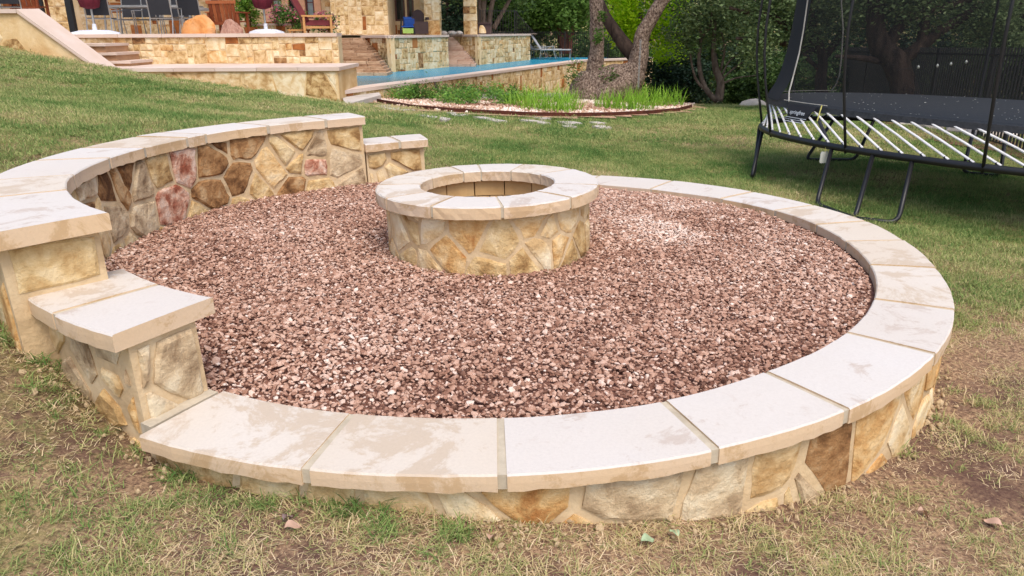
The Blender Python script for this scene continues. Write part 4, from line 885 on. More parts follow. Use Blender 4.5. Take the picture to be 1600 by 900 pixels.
for px, Y, rz, lab in [(262, 18.7, -.05, 'dark sling dining chair just left of the orange boulder'), (307, 19.2, -.1, 'dark sling dining chair standing behind the orange boulder'), (205, 20.9, 3.1, 'dark sling dining chair on the far side of the table, left one'), (238, 20.9, 3.2, 'dark sling dining chair on the far side of the table, middle one'), (326, 20.3, 1.6, 'dark sling dining chair at the right end of the dining table'), (280, 21.0, 3.0, 'dark sling dining chair on the far side of the table, right one')]:
    c = copy_tree(c0, lab); c.location = px_loc(px, Y); c.rotation_euler = (0, 0, rz)
tb = thing('dining_table', 'long glass topped patio dining table among dark sling chairs', 'table', px_loc(240, 19.9))
MB_().box((0, 0, .735), (2.3, 1.0, .018)).build('tabletop', M['tableglass'], tb)
for sx_ in (-1, 1):
    for sy_ in (-1, 1): MB_().tube([(sx_*1.0, sy_*.4, 0), (sx_*.95, sy_*.38, .72)], .025, 8).build('leg', M['silver'], tb)
MB_().box((0, .5, .71), (2.34, .03, .04)).box((0, -.5, .71), (2.34, .03, .04)).box((1.16, 0, .71), (.03, 1.0, .038)).box((-1.16, 0, .71), (.03, 1.0, .038)).build('table_frame', M['silver'], tb)
def slat_chair(name, label, loc, rz, mat='wood', w_=.62, h=.78, nsl=7):
    o = thing(name, label, 'wooden chair', loc, rz)
    for i in range(nsl): MB_().box(((i-(nsl-1)/2)*w_/nsl, -.30, .28+(h-.28)/2), (w_/nsl*.86, .022, h-.3), 0, Matrix.Rotation(.18, 3, 'X')).build('back_slat', M[mat], o)
    for z in (.30, h-.02): MB_().box((0, -.30-(.18*(z-.5)), z), (w_+.08, .03, .07)).build('rail', M[mat], o)
    MB_().box((0, .02, .34), (w_, .55, .035)).build('seat', M[mat], o)
    for s in (-1, 1):
        MB_().box((s*(w_/2+.05), 0, .54), (.1, .66, .03)).build('armrest', M[mat], o)
        for y_ in (-.28, .28): MB_().box((s*(w_/2+.03), y_, .27), (.05, .07, .54)).build('leg', M[mat], o)
    return o
slat_chair('wooden_chair', 'reddish slatted wooden armchair seen from behind, right of the orange boulder', px_loc(360, 18.6), -.05)
slat_chair('wooden_chair', 'slatted wooden bench chair at far left behind the sloping coping', (at(46, 10, 18.6).x, 18.6, 1.85), .2, 'wood', .5, .8, 5)
c = sling_chair('reclining_chair', 'large dark sling recliner at the far left edge of the patio', (at(16, 10, 18.4).x, 18.4, 1.75), .3)
def boulder(name, label, cat, px0, px1, top, Y, mat, seed, sq):
    a, b_ = at(px0, 52, Y), at(px1, 52, Y); wd = (b_.x-a.x)/2; hh = at(px0, top, Y).z-1.52
    V, Fc = ico(3); r = np.random.default_rng(seed)
    for _ in range(16):
        nrm = r.normal(size=3); nrm[2] = abs(nrm[2])*.7; nrm /= np.linalg.norm(nrm); dd = V @ nrm; cc = r.uniform(.72, .95); V = V-np.clip(dd-cc, 0, None)[:, None]*nrm
    V = V*(1+.05*np.sin(V[:, :1]*9+seed)*np.cos(V[:, 2:]*7)); V = V*np.array([wd*1.12, wd*.8, hh*1.15]); 
    if sq: V[:, :2] *= (1+.12*(V[:, 2:]/hh < .5))
    V[:, 2] = np.maximum(V[:, 2], -.04)
    o = obj(name, V, Fc, mat, None, False, Vector(((a.x+b_.x)/2, Y, 1.56))); return tag(o, label, cat)
boulder('orange_boulder', 'rounded orange sandstone boulder sitting on the upper wall coping', 'boulder', 288, 337, 25, 18.1, M['boulder'], 3, 0)
boulder('pinkish_rock', 'smaller pinkish fluted rock on the coping below the wooden armchair', 'boulder', 347, 377, 31, 18.1, M['stump'], 8, 1)
def umbrella(px, Y, rbase, label, fab_px, dxf=0):
    o = thing('patio_umbrella', label, 'umbrella', (at(px, 50, Y).x, Y, FL), group='closed maroon umbrellas')
    MB_().lathe([(rbase, 0), (rbase, .05), (rbase*.92, .11), (rbase*.55, .16), (.05, .17), (.04, .3)], 8).build('base', M['white'], o)
    MB_().tube([(0, 0, .12), (-.02, 0, 2.6)], .024, 8).build('pole', M['silver'], o)
    V = []; Fc = []; n = 24
    prof = [(.05, .62), (.16, .66), (.2, .85), (.17, 1.3), (.11, 1.9), (.03, 2.5)]
    for (r_, z) in prof:
        for k in range(n): a = 2*PI*k/n; rr = r_*(1+.28*math.cos(8*a)); V.append((rr*math.cos(a)-.02, rr*math.sin(a), z))
    for i in range(len(prof)-1):
        for k in range(n): Fc.append((i*n+k, i*n+(k+1) % n, (i+1)*n+(k+1) % n, (i+1)*n+k))
    obj('canopy', V, Fc, M['maroon'], o, True); return o
umbrella(149, 18.15, .58, 'closed maroon umbrella on a white base at the left end of the upper wall', 0)
umbrella(416, 19.0, .46, 'closed maroon umbrella on a white base in front of the flower planter', 0)
lc = thing('red_lounge_chair', 'low lounge chair with dull red cushions standing near the brown cascade', 'lounge chair', px_loc(492, 18.5), -1.25)
MB_().box((0, .1, .30), (.58, .62, .12)).build('seat_cushion', M['redcush'], lc); MB_().box((0, -.30, .58), (.58, .12, .60), 0, Matrix.Rotation(.45, 3, 'X')).build('back_cushion', M['redcush'], lc)
for s in (-1, 1):
    MB_().box((s*.33, .05, .45), (.07, .7, .035)).build('armrest', M['teak'], lc)
    for y_ in (-.25, .36): MB_().box((s*.33, y_, .22), (.05, .05, .44)).build('leg', M['teak'], lc)
MB_().box((0, .1, .2), (.62, .7, .05)).build('frame', M['teak'], lc)
ot = thing('footstool', 'low teak footstool left of the red lounge chair', 'stool', px_loc(468, 18.5)); MB_().box((0, 0, .14), (.42, .4, .04)).build('top', M['teak'], ot)
for a in (-1, 1):
    for b_ in (-1, 1): MB_().box((a*.17, b_*.16, .06), (.04, .04, .12)).build('leg', M['teak'], ot)
# planter wall and plants
plw = stone_wall('planter_wall', 'low cream stone planter wall holding the flowers behind the second umbrella', [(at(383, 40, 20).x, 20.0), (at(470, 40, 20).x, 20.0)], 1.45, 1.76, .13, .05, thick=1.0)
def leafcloud(name, c, rad, n, sz, mat, parent, seed, flat=.5, clump=None, asp=.5):
    r = np.random.default_rng(seed); c = np.array(c, float); rad = np.array(rad, float)
    if clump:
        k = clump; d_ = r.normal(size=(k, 3)); d_ /= np.linalg.norm(d_, axis=1)[:, None]; cc = c+d_*rad*(r.random((k, 1))**.45); who = r.integers(0, k, n)
        P = cc[who]+r.normal(0, 1, (n, 3))*rad.mean()*.62/k**.36
    else: d_ = r.normal(size=(n, 3)); d_ /= np.linalg.norm(d_, axis=1)[:, None]; P = c+d_*rad*(r.random((n, 1))**.4)
    return leafmesh(name, P, sz, mat, parent, r, asp, flat)
def leafmesh(name, P, sz, mat, parent, r, asp=.5, flat=.5, link_=True):
    n = len(P); u = r.normal(size=(n, 3)); u[:, 2] *= flat; u /= np.linalg.norm(u, axis=1)[:, None]; v = np.cross(u, r.normal(size=(n, 3))); v /= np.linalg.norm(v, axis=1)[:, None]
    s = sz*r.uniform(.6, 1.35, (n, 1)); w_ = s*asp; nn = np.cross(u, v)
    V = np.stack([P-u*s/2, P+v*w_/2+nn*s*.08, P+u*s/2, P-v*w_/2+nn*s*.08], 1).reshape(-1, 3)
    me = bpy.data.meshes.new(name); me.vertices.add(4*n); me.vertices.foreach_set('co', V.astype(np.float32).ravel())
    me.loops.add(4*n); me.loops.foreach_set('vertex_index', np.arange(4*n, dtype=np.int32)); me.polygons.add(n); me.polygons.foreach_set('loop_start', np.arange(0, 4*n, 4, dtype=np.int32))
    me.polygons.foreach_set('loop_total', np.full(n, 4, np.int32)) if False else None
    me.materials.append(mat); me.update(calc_edges=True)
    return link(name, me, parent) if link_ else me
fb = [(438, 24, 19.9, 'pink flowering bush at the left end of the low planter', .30), (462, 26, 19.9, 'pink flowering bush on the planter beside the red lounge chair', .24), (507, 34, 19.4, 'pale pink flowers growing behind the red lounge chair', .26)]
for px, py, Y, lab, rr in fb:
    p = at(px, py, Y); o = thing('flower_bush', lab, 'flowers', (p.x, p.y, p.z-.25), group='flowers on the patio'); leafcloud('foliage', (0, 0, .22), (rr*1.3, rr, rr*.9), 900, .07, LEAF['mid'], o, int(px), clump=14); leafcloud('blossoms', (0, -.04, .27), (rr*1.3, rr, rr*.95), 260, .055, LEAF['flower'], o, int(px)+1, asp=.9)
p = at(388, 12, 19.6); o = thing('hanging_plant', 'bright green bushy plant between the wooden armchair and the second umbrella', 'plant', (p.x, p.y, FL)); MB_().lathe([(.12, 0), (.17, .2), (.18, .22)], 12).build('pot', M['rust'], o)
MB_().tube([(0, 0, .2), (.02, 0, .6)], .02, 6).build('stem', M['barkred'], o); leafcloud('foliage', (0, 0, .78), (.26, .25, .5), 1500, .08, LEAF['pot'], o, 5, clump=20)
bc = thing('blue_chair', 'small chair draped with blue and lime cloth in front of the brown framed windows', 'chair', px_loc(637, 27.0), .2)
MB_().box((0, 0, .26), (.42, .4, .04)).build('seat', M['blue'], bc); MB_().box((.05, -.02, .36), (.34, .3, .36), .1, Matrix.Rotation(.25, 3, 'X')).build('blue_cloth', M['blue'], bc); MB_().box((0, -.24, .12), (.36, .1, .16)).build('lime_cloth', M['limecloth'], bc)
for a in (-1, 1):
    for b_ in (-1, 1): MB_().tube([(a*.24, b_*.2, 0), (a*.18, b_*.1, .78 if b_ > 0 else .5)], .016, 6).build('leg', M['black'], bc)
wc = thing('wicker_chair', 'dark brown wicker armchair against the stone column', 'chair', px_loc(656, 27.2), .3)
MB_().box((0, 0, .22), (.52, .5, .4)).build('seat', M['wicker'], wc)
V = [];
for i in range(9):
    a = PI*i/8; V += [(.27*math.cos(a), .25, .4+.42*math.sin(a)), (.27*math.cos(a), .18, .4+.42*math.sin(a))]
obj('backrest', V, [(0, 2, 4, 6, 8, 10, 12, 14, 16), (17, 15, 13, 11, 9, 7, 5, 3, 1)]+[(2*i, 2*i+1, 2*i+3, 2*i+2) for i in range(8)]+[(0, 16, 17, 1)], M['wicker'], wc)
for s in (-1, 1): MB_().box((s*.26, 0, .52), (.07, .48, .08)).build('armrest', M['wicker'], wc)
fx = thing('fire_cabinet', 'dark brown metal cabinet with a flat top right of the second column', 'cabinet', (at(757, 50, 30.6).x, 30.6, 1.47))
MB_().box((0, 0, .2), (.5, .45, .4)).build('body', M['firebox'], fx); MB_().box((0, 0, .42), (.6, .55, .04)).build('top', M['firebox'], fx)
boulder('tan_rock', 'small tan rock standing in front of the brown cabinet', 'rock', 748, 759, 42, 29.9, M['cream'], 12, 0)
def pale_rock(px, Y, s, lab, z=1.5):
    V, Fc = ico(2); r = np.random.default_rng(int(px)); V = V*(1+r.normal(0, .05, (len(V), 1)))*np.array([s*1.4, s, s*.7]); tag(obj('pale_rock', V, Fc, M['flag'], None, False, Vector((at(px, 50, Y).x, Y, z+s*.3))), lab, 'rock', 'pale rocks between the columns')
pale_rock(692, 28.2, .12, 'pale rock right beside the first stone column'); pale_rock(706, 28.8, .12, 'pale rock midway between the two stone columns'); pale_rock(717, 29.4, .11, 'pale rock just left of the second stone column')
# railing and pool fence
def picket_fence(name, label, A, Bp, zA, zB, hA, hB, step, rw, mat, rails=(.08, .94), posts=True, spear=0, cat='fence'):
    o = thing(name, label, cat); A = Vector(A); Bp = Vector(Bp); Ln = (Bp-A).length; n = int(Ln/step)
    pm = None
    for i in range(n+1):
        t = i/n; p = A.lerp(Bp, t); z0 = zA+(zB-zA)*t; hh = hA+(hB-hA)*t; big = posts and i % max(1, int(2.4/step)) == 0
        w_ = rw*2.6 if big else rw
        m = MB_().box((p.x, p.y, z0+hh/2+spear*.5), (w_, w_, hh+(spear if not big else 0)))
        m.build('post' if big else 'picket', M[mat], o)
    for rl in rails:
        MB_().tube([(A.x, A.y, zA+hA*rl), (Bp.x, Bp.y, zB+hB*rl)], rw*.9, 4).build('rail', M[mat], o)
    return o
q0, q1 = at(868, 82, 38), at(1012, 82, 34.5)
picket_fence('pool_fence', 'black metal picket fence beyond the far end of the pool', (q0.x-1.5, 38.4, 0), (q1.x, 34.5, 0), ZE-.1, ZE-.1, 1.25, 1.2, .105, .02, 'black')
a, b_ = at(746, 20, 31), at(797, 20, 33)
picket_fence('patio_railing', 'black metal railing at the top of the far pool wall', (a.x, 33.5, 0), (b_.x+.3, 34.0, 0), 1.47, 1.47, 1.0, 1.0, .12, .018, 'black', cat='railing')
a, b_ = at(797, 20, 34), at(832, 48, 35)
picket_fence('stair_railing', 'sloping black handrail coming down to the grey loungers', (a.x+.2, 34.0, 0), (b_.x+.1, 35.2, 0), 1.47, .5, 1.0, 1.05, .12, .018, 'black', cat='railing')
def chaise(label, px, Y, rz):
    o = thing('pool_lounger', label, 'sun lounger', (at(px, 80, Y).x, Y, ZE+.02), rz, 'grey loungers by the pool')
    MB_().box((.35, 0, .36), (1.25, .58, .03)).build('seat', M['greymesh'], o); MB_().box((-.53, 0, .66), (.03, .58, .78), 0, Matrix.Rotation(-.6, 3, 'Y')).build('backrest', M['greymesh'], o)
    for s in (-1, 1):
        MB_().tube([(-.35, s*.31, 0), (-.28, s*.31, .45), (.2, s*.31, .5), (.35, s*.31, .0)], .02, 6).build('arm', M['silver'], o)
        MB_().tube([(-.33, s*.29, .35), (.98, s*.29, .35), (.95, s*.29, 0)], .02, 6).build('leg', M['silver'], o)
    return o
chaise('grey mesh sun lounger at the pool corner, the right one', 857, 34.2, -.15); chaise('grey mesh sun lounger partly hidden behind its twin, the left one', 843, 35.0, -.2)
# drain pipe on the pool wall, catch basin
p0, p1, p2 = at(680, 129, 18.9), at(682, 139, 18.8), at(692, 147, 18.5)
tag(MB_().tube([p0, p1, p2, at(720, 149, 18.4), at(742, 151, 18.3)], [.035, .035, .03, .02, .018], 8).build('drain_pipe', M['pipe']), 'dark bent drain pipe coming out of the pool wall above the ground cover', 'pipe')
M['basin'] = mat_plain('dark_basin_water', (.03, .07, .11), .1)
bs = thing('catch_basin', 'small dark blue water basin at the foot of the pool wall left of the oak', 'basin', (.6, 20.6, -.12)); MB_().box((0, 0, -.02), (2.4, 1.5, .02)).build('water', M['basin'], bs); MB_().box((0, -.85, 0), (2.6, .2, .1)).box((0, .85, 0), (2.6, .2, .1)).box((-1.3, 0, 0), (.2, 1.5, .098)).box((1.3, 0, 0), (.2, 1.5, .098)).build('rim', M['capfar'], bs)

# ------------------------------------------------------------------ planting bed and oak
bz = lambda x, y: terr1(x, y)+.05
def bed_mesh():
    P = BED; n = len(P); V = [(p[0], p[1], bz(*p)) for p in P]
    gx = np.arange(-3.4, 5.6, .35); gy = np.arange(12.5, 23, .35); X, Y = np.meshgrid(gx, gy); ok = in_poly(X.ravel(), Y.ravel(), P).reshape(X.shape)
    V = [(a, b_, bz(a, b_)) for a, b_ in zip(X.ravel(), Y.ravel())]; nx = len(gx); Fc = []
    for j in range(len(gy)-1):
        for i in range(nx-1):
            if ok[j, i] or ok[j+1, i] or ok[j, i+1] or ok[j+1, i+1]: Fc.append((j*nx+i, j*nx+i+1, (j+1)*nx+i+1, (j+1)*nx+i))
    V = [(v[0], v[1], v[2]-.012) for v in V]
    return V, Fc
M['bedsoil'] = mat_noise('mulch_and_stone_chips', [srgb(110, 74, 56), srgb(176, 140, 112), srgb(214, 184, 158)], 22, 1, .6, 60, 0, dist=.02)
V, Fc = bed_mesh(); tag(obj('planting_bed', V, Fc, M['bedsoil']), kind='structure')
ed = thing('bed_edging', 'low rusty steel edging curving round the front of the planting bed', 'edging')
E_ = [hit(px, py) for px, py in [(590, 162), (640, 171.5), (700, 177.5), (760, 181), (830, 184.5), (900, 185.5), (960, 184), (1020, 180.5), (1060, 176.5), (1080, 171), (1086, 165), (1078, 160)]]
V = []; Fc = []
for i, p in enumerate(E_):
    for q in ((0, 0), (0, 1)): pass
    q = E_[min(i+1, len(E_)-1)]-E_[max(i-1, 0)]; nn = Vector((-q.y, q.x, 0)).normalized()*.012; z = terr1(p.x, p.y)
    V += [(p.x-nn.x, p.y-nn.y, z-.05), (p.x-nn.x, p.y-nn.y, z+.10), (p.x+nn.x, p.y+nn.y, z+.10), (p.x+nn.x, p.y+nn.y, z-.05)]
for i in range(len(E_)-1):
    for k in range(4): Fc.append((i*4+k, (i+1)*4+k, (i+1)*4+(k+1) % 4, i*4+(k+1) % 4))
obj('steel_strip', V, Fc, M['steel'], ed)
for i in (3, 6, 8): p = E_[i]; MB_().box((p.x, p.y-.03, terr1(p.x, p.y)+.03), (.03, .02, .13)).build('stake', M['steel'], ed)
M['chip'] = mat_inst('pale_stone_chips', [(0, srgb(120, 84, 66)), (.4, srgb(190, 156, 132)), (.75, srgb(222, 200, 182)), (1, srgb(236, 222, 210))], 'tone', .95, 0, .4, 0, 2)
r = np.random.default_rng(5); n = 9000; x = r.uniform(-3.3, 5, n); y = r.uniform(12.8, 19, n); ok = in_poly(x, y, BED); x, y = x[ok], y[ok]; n = len(x)
s = r.uniform(.018, .042, n); instancer('stone_chips', np.c_[x, y, terr(x, y)+.05], r.uniform(0, 6, (n, 3)), np.c_[s, s, s], r.integers(0, 6, n), np.clip(.3+.9*(vnoise(x, y, 71, 3, 1.2)-.4)*2+r.normal(0, .2, n), 0, 1), 'tone', rocks(6, M['chip']), 'stuff', 'pale pinkish stone chips spread over the planting bed under the oak', 'stone chips')
def clump_blades(n, R, h, wd, seed, lean=.25, segs=3): return tuft(n, R, h, lean, wd, .22, seed, segs)
tg = [(816, 168, .9, 'at the left end of the tall grass beside the ground cover'), (842, 174, 1.0, 'tall grass clump second from the left, bending forward'), (868, 177, 1.05, 'nearest of the tall grass clumps left of the oak trunk'), (890, 175, .8, 'right up against the left foot of the oak trunk'),
      (835, 160, .75, 'behind the front clumps, left of the oak'), (948, 171, .75, 'just right of the foot of the oak'), (972, 174, .85, 'front clump midway between the oak and the bed corner'), (998, 175, .9, 'front clump below the hanging chain'), (1022, 169, .9, 'right of the hanging chain'), (1046, 167, .9, 'at the right end of the bed in front of the dark hedge'), (990, 163, .9, 'behind the hanging chain under the leaning limb'), (1010, 160, .8, 'behind the right front clumps near the stone pillar'), (880, 163, .7, 'behind, touching the bark on the left of the oak')]
for i, (px, py, s, lab) in enumerate(tg):
    p = hit(px, py); me = clump_blades(120, .36*s, .54*s, .012, 100+i, .5); me.materials[0] = LEAF['tallgrass']
    tag(link('tall_grass_clump', me, None, (p.x, p.y, bz(p.x, p.y)-.01)), 'green upright grass '+lab if not lab.startswith('tall') and not lab.startswith('nearest') else lab, 'ornamental grass', 'tall grass clumps in the planting bed')
gc = [(628, 158, .34, 'light green low plant at the left end of the bed by the pool corner'), (652, 158, .22, 'small dark green low plant beside the leftmost one'), (672, 158, .36, 'dark green spreading plant below the drain pipe'), (705, 163, .36, 'yellow green spreading plant in front of the drain pipe'), (728, 166, .32, 'yellow green spreading plant close to the steel edging'), (722, 156, .42, 'dark green plant mat along the foot of the pool wall'), (760, 160, .40, 'mid green plant mat in the middle of the ground cover'), (785, 166, .28, 'bright green small plant nearest the edging left of the tall grass'), (800, 161, .26, 'dark small plant tucked against the tall grass'), (742, 153, .40, 'dark green plant mat hugging the pool wall further right')]
for i, (px, py, s, lab) in enumerate(gc):
    p = hit(px, py); o = thing('ground_cover_plant', lab, 'plant', (p.x, p.y, bz(p.x, p.y)), 0, 'ground cover plants in the bed'); leafcloud('foliage', (0, 0, .12), (s*1.4, s*1.1, .19), 1100, .065, LEAF['ground'] if 'dark' not in lab else LEAF['mid'], o, 300+i, clump=16, asp=.35)
def lumpy_tube(mb, pts, rs, n=14, amp=.12, seed=0, sub=5):
    """bark-like limb: smooth path, radius noise"""
    r = np.random.default_rng(seed); P = [Vector(p) for p in pts]; pp = []; rr = []
    for i in range(len(P)-1):
        p0, p1, p2, p3 = P[max(i-1, 0)], P[i], P[i+1], P[min(i+2, len(P)-1)]
        for k in range(sub):
            t = k/sub; pp.append(.5*((2*p1)+(p2-p0)*t+(2*p0-5*p1+4*p2-p3)*t*t+(3*p1-p0-3*p2+p3)*t**3)); rr.append(rs[i]+(rs[i+1]-rs[i])*t)
    pp.append(P[-1]); rr.append(rs[-1]); b0 = len(mb.V); mb.tube(pp, rr, n)
    ph = r.uniform(0, 6, 6)
    for i in range(len(pp)):
        for k in range(n):
            v = Vector(mb.V[b0+i*n+k]); dlt = v-pp[i]; a = 2*PI*k/n
            f_ = 1+amp*(.5*math.sin(3*a+ph[0]+i*.3)+.35*math.sin(5*a+ph[1]-i*.45)+.3*math.sin(i*1.1+ph[2]))+r.normal(0, amp*.22); mb.V[b0+i*n+k] = tuple(pp[i]+dlt*f_)
Yo = 18.0; A_ = lambda px, py, Y=Yo: at(px, py, Y)
ob = at(932, 153, Yo); oak = thing('oak_tree', 'old gnarled live oak with two thick trunks splitting low in the planting bed', 'tree', (0, 0, 0))
mb = MB_()
lumpy_tube(mb, [A_(930, 162), A_(926, 140), A_(929, 112), A_(933, 75), A_(932, 35), A_(931, 0), A_(925, -90), A_(940, -200)], [.56, .40, .20, .165, .15, .155, .15, .1], 20, .1, 1)
lumpy_tube(mb, [A_(918, 150), A_(945, 128), A_(972, 122), A_(993, 108), A_(1000, 82), A_(1003, 55), A_(1018, 28), A_(1036, 0), A_(1080, -70), A_(1110, -180)], [.34, .37, .32, .25, .20, .17, .155, .15, .14, .1], 20, .11, 2)
lumpy_tube(mb, [A_(935, 158, 17.8), A_(955, 142, 17.8), A_(980, 130, 17.9), A_(998, 112)], [.3, .33, .3, .2], 16, .15, 3)
lumpy_tube(mb, [A_(903, 158, 17.9), A_(910, 136), A_(926, 118)], [.22, .27, .2], 14, .18, 4)
lumpy_tube(mb, [A_(990, 158, 18.4), A_(992, 132, 18.4), A_(995, 100, 18.3), A_(996, 70, 18.2)], [.17, .16, .15, .1], 14, .14, 5)
mb.build('trunk', M['bark'], oak, True)
mb = MB_(); lumpy_tube(mb, [A_(990, 88, 18.5), A_(970, 62, 18.7), A_(950, 32, 18.9), A_(938, 5, 19), A_(900, -80, 19.4)], [.17, .16, .13, .11, .07], 12, .1, 7); mb.build('limb', M['barkdark'], oak, True)
for k, (px0, py0, px1, py1, dy) in enumerate([(931, -60, 860, -170, -1.5), (1070, -60, 1180, -150, 1.5), (1060, -50, 1010, -190, -1)]):
    mb = MB_(); lumpy_tube(mb, [A_(px0, py0), A_((px0+px1)/2, (py0+py1)/2-10, Yo+dy*.5), A_(px1, py1, Yo+dy)], [.12, .09, .05], 10, .1, 8+k, 4); mb.build('limb', M['bark'], oak, True)
leafcloud('crown', A_(940, -330, 17), (3.6, 2.6, 1.4), 13000, .12, LEAF['oak'], oak, 77, clump=120)
for i, (px, py, rr) in enumerate([(941, 25, .12), (933, 62, .1), (937, 53, .14), (948, 118, .22), (900, 105, .22), (893, 120, .2), (960, 124, .14)]):
    leafcloud('shoots', A_(px, py, 17.65), (rr, rr, rr*1.2), 130, .06, LEAF['mid'], oak, 500+i)
ch = thing('hanging_chain', 'thin pale chain hanging beside the right trunk of the oak', 'chain', A_(1001, 62, 17.5)); z0 = A_(1001, 62, 17.5).z; Lc = z0-A_(1001, 138, 17.5).z
for i in range(26):
    z = -Lc*i/26; mb = MB_(); a = (i % 2)*PI/2
    mb.tube([(math.cos(a)*.018*math.sin(2*PI*k/8), math.sin(a)*.018*math.sin(2*PI*k/8), z-.03+.034*math.cos(2*PI*k/8)) for k in range(9)], .007, 4, False); mb.build('link', M['silver'], ch)

# ------------------------------------------------------------------ trees and bushes behind
def bgtree(name, label, Y, limbs, blobs, mat, bark, leaf=.13, n=9000, top=None, seed=0, group=None, cat='tree', clump=90):
    o = thing(name, label, cat, (0, 0, 0), 0, group); 
    for i, (pp, r0, r1) in enumerate(limbs):
        m_ = MB_(); P = [at(q[0], q[1], Y+(q[2] if len(q) > 2 else 0)) for q in pp]; lumpy_tube(m_, P, list(np.linspace(r0, r1, len(P))), 9, .09, seed*7+i, 4); m_.build('trunk' if i == 0 else 'limb', M[bark], o, True)
    r = np.random.default_rng(seed); Ps = []
    tot = sum(b_[2]*b_[3] for b_ in blobs)
    for (px, py, rx, rz) in blobs:
        c = np.array(at(px, py, Y)); k = F_PX/Y; rad = np.array([rx/k, min(rx, 90)/k*.9, rz/k]); m_ = int(n*rx*rz/tot); cl = max(6, int(clump*rx*rz/tot)); d_ = r.normal(size=(cl, 3)); d_ /= np.linalg.norm(d_, axis=1)[:, None]
        cc = c+d_*rad*(r.random((cl, 1))**.42); who = r.integers(0, cl, m_); Ps.append(cc[who]+r.normal(0, 1, (m_, 3))*(rad.mean()*.75/cl**.36))
    leafmesh('crown', np.concatenate(Ps), leaf, LEAF[mat], o, r); return o
UP = lambda *p: p
bgtree('crape_myrtle', 'bushy dark tree with reddish forked stems behind the pool fence, left of the oak', 40, [([(880, 84), (876, 60), (868, 35), (860, 0)], .22, .1), ([(888, 84), (890, 60), (898, 38), (905, 10)], .2, .08), ([(884, 84), (884, 55), (880, 20)], .18, .08), ([(884, 60), (872, 48), (862, 40)], .1, .05)], [(880, 20, 50, 32), (840, 10, 50, 40), (900, -40, 70, 50), (850, 38, 32, 18)], 'mid', 'barkred', .2, 15000, seed=1)
bgtree('pale_stem_tree', 'tree with several slim pale stems just right of the second column', 36, [([(757, 60), (755, 20), (757, -30), (750, -100)], .16, .1), ([(765, 60), (766, 20), (775, -20), (790, -100)], .14, .08), ([(771, 45), (782, 25), (796, 0), (815, -40)], .12, .06), ([(748, 60), (750, 10), (742, -60)], .12, .07)], [(760, -90, 90, 70), (790, -40, 60, 34), (700, -60, 70, 50)], 'oak', 'barkfar', .2, 9000, seed=2)
bgtree('evergreen_tree', 'broad dark green tree filling the space above the grey loungers', 43, [([(815, 80), (815, 40), (812, 0)], .25, .15)], [(815, 10, 65, 45), (780, 30, 45, 30), (845, 40, 45, 25), (800, -60, 90, 60)], 'oak', 'barkdark', .22, 15000, seed=3)
bgtree('dark_tree', 'very dark tree seen between the two stone columns', 44, [([(700, 70), (702, 30), (698, -20)], .22, .14), ([(714, 70), (712, 30), (720, -20)], .2, .12)], [(705, 20, 45, 38), (700, -50, 80, 50), (720, 45, 36, 20)], 'deep', 'barkdark', .2, 9000, seed=4)
bgtree('lime_tree', 'bright lime green young tree glowing behind the oak', 21, [([(1000, 110), (1002, 70), (1000, 20)], .09, .05), ([(1001, 75), (1030, 45), (1045, 20)], .05, .03)], [(985, 18, 34, 40), (1035, 15, 34, 42), (1050, 45, 26, 20), (975, 45, 22, 20), (1010, -40, 70, 45), (1040, 80, 26, 14)], 'lime', 'barkfar', .10, 15000, seed=5, clump=170)
bgtree('forked_tree', 'small pale barked tree forking low at the edge of the lawn, left of the trampoline', 19, [([(1120, 158), (1105, 142), (1095, 118), (1092, 90), (1095, 55), (1085, 20)], .075, .03), ([(1122, 158), (1126, 130), (1118, 105), (1115, 70), (1118, 30)], .12, .035), ([(1108, 145), (1090, 128), (1082, 105), (1078, 80)], .04, .02), ([(1127, 125), (1145, 108), (1165, 95), (1185, 88)], .03, .01), ([(1128, 118), (1140, 95), (1160, 82)], .03, .01), ([(1127, 132), (1150, 122), (1180, 118)], .03, .01), ([(1126, 110), (1132, 80), (1128, 50)], .035, .02), ([(1095, 60), (1110, 40), (1112, 15)], .04, .02)], [(1100, 25, 60, 32), (1150, 40, 50, 34), (1070, 55, 26, 26), (1180, 80, 34, 18), (1110, -50, 90, 50)], 'greyoak', 'barkfar', .085, 14000, seed=6, clump=150)
bgtree('spreading_oak', 'dark spreading oak with long crooked branches behind the left end of the trampoline net', 16.5, [([(1290, 165), (1282, 130), (1285, 90), (1270, 45), (1262, -10)], .14, .08), ([(1284, 95), (1310, 60), (1325, 20)], .09, .05), ([(1278, 70), (1235, 45), (1205, 25), (1170, 20), (1140, 12)], .08, .03), ([(1272, 80), (1225, 68), (1190, 62), (1150, 60)], .07, .03), ([(1284, 110), (1262, 92), (1250, 70)], .06, .03)], [(1230, 10, 70, 34), (1190, 60, 40, 26), (1300, 20, 60, 40), (1240, -60, 120, 50), (1250, 60, 34, 18)], 'greyoak', 'barkdark', .085, 15000, seed=7, clump=150)
bgtree('big_oak', 'big oak with a thick leaning trunk and arching branches seen through the trampoline net', 15, [([(1418, 165), (1410, 130), (1398, 95), (1375, 70), (1368, 30), (1370, -10)], .27, .15), ([(1385, 78), (1405, 40), (1440, 18), (1490, 8), (1530, -8)], .13, .06), ([(1400, 100), (1430, 78), (1465, 50), (1500, 30), (1535, 5)], .15, .07), ([(1440, 72), (1445, 30), (1450, -20)], .11, .08), ([(1375, 95), (1340, 90), (1305, 88)], .07, .03)], [(1420, -10, 90, 30), (1520, 30, 70, 34), (1450, -70, 140, 50), (1370, 10, 50, 30), (1580, 60, 50, 26)], 'greyoak', 'barkdark', .08, 20000, seed=8, clump=200)
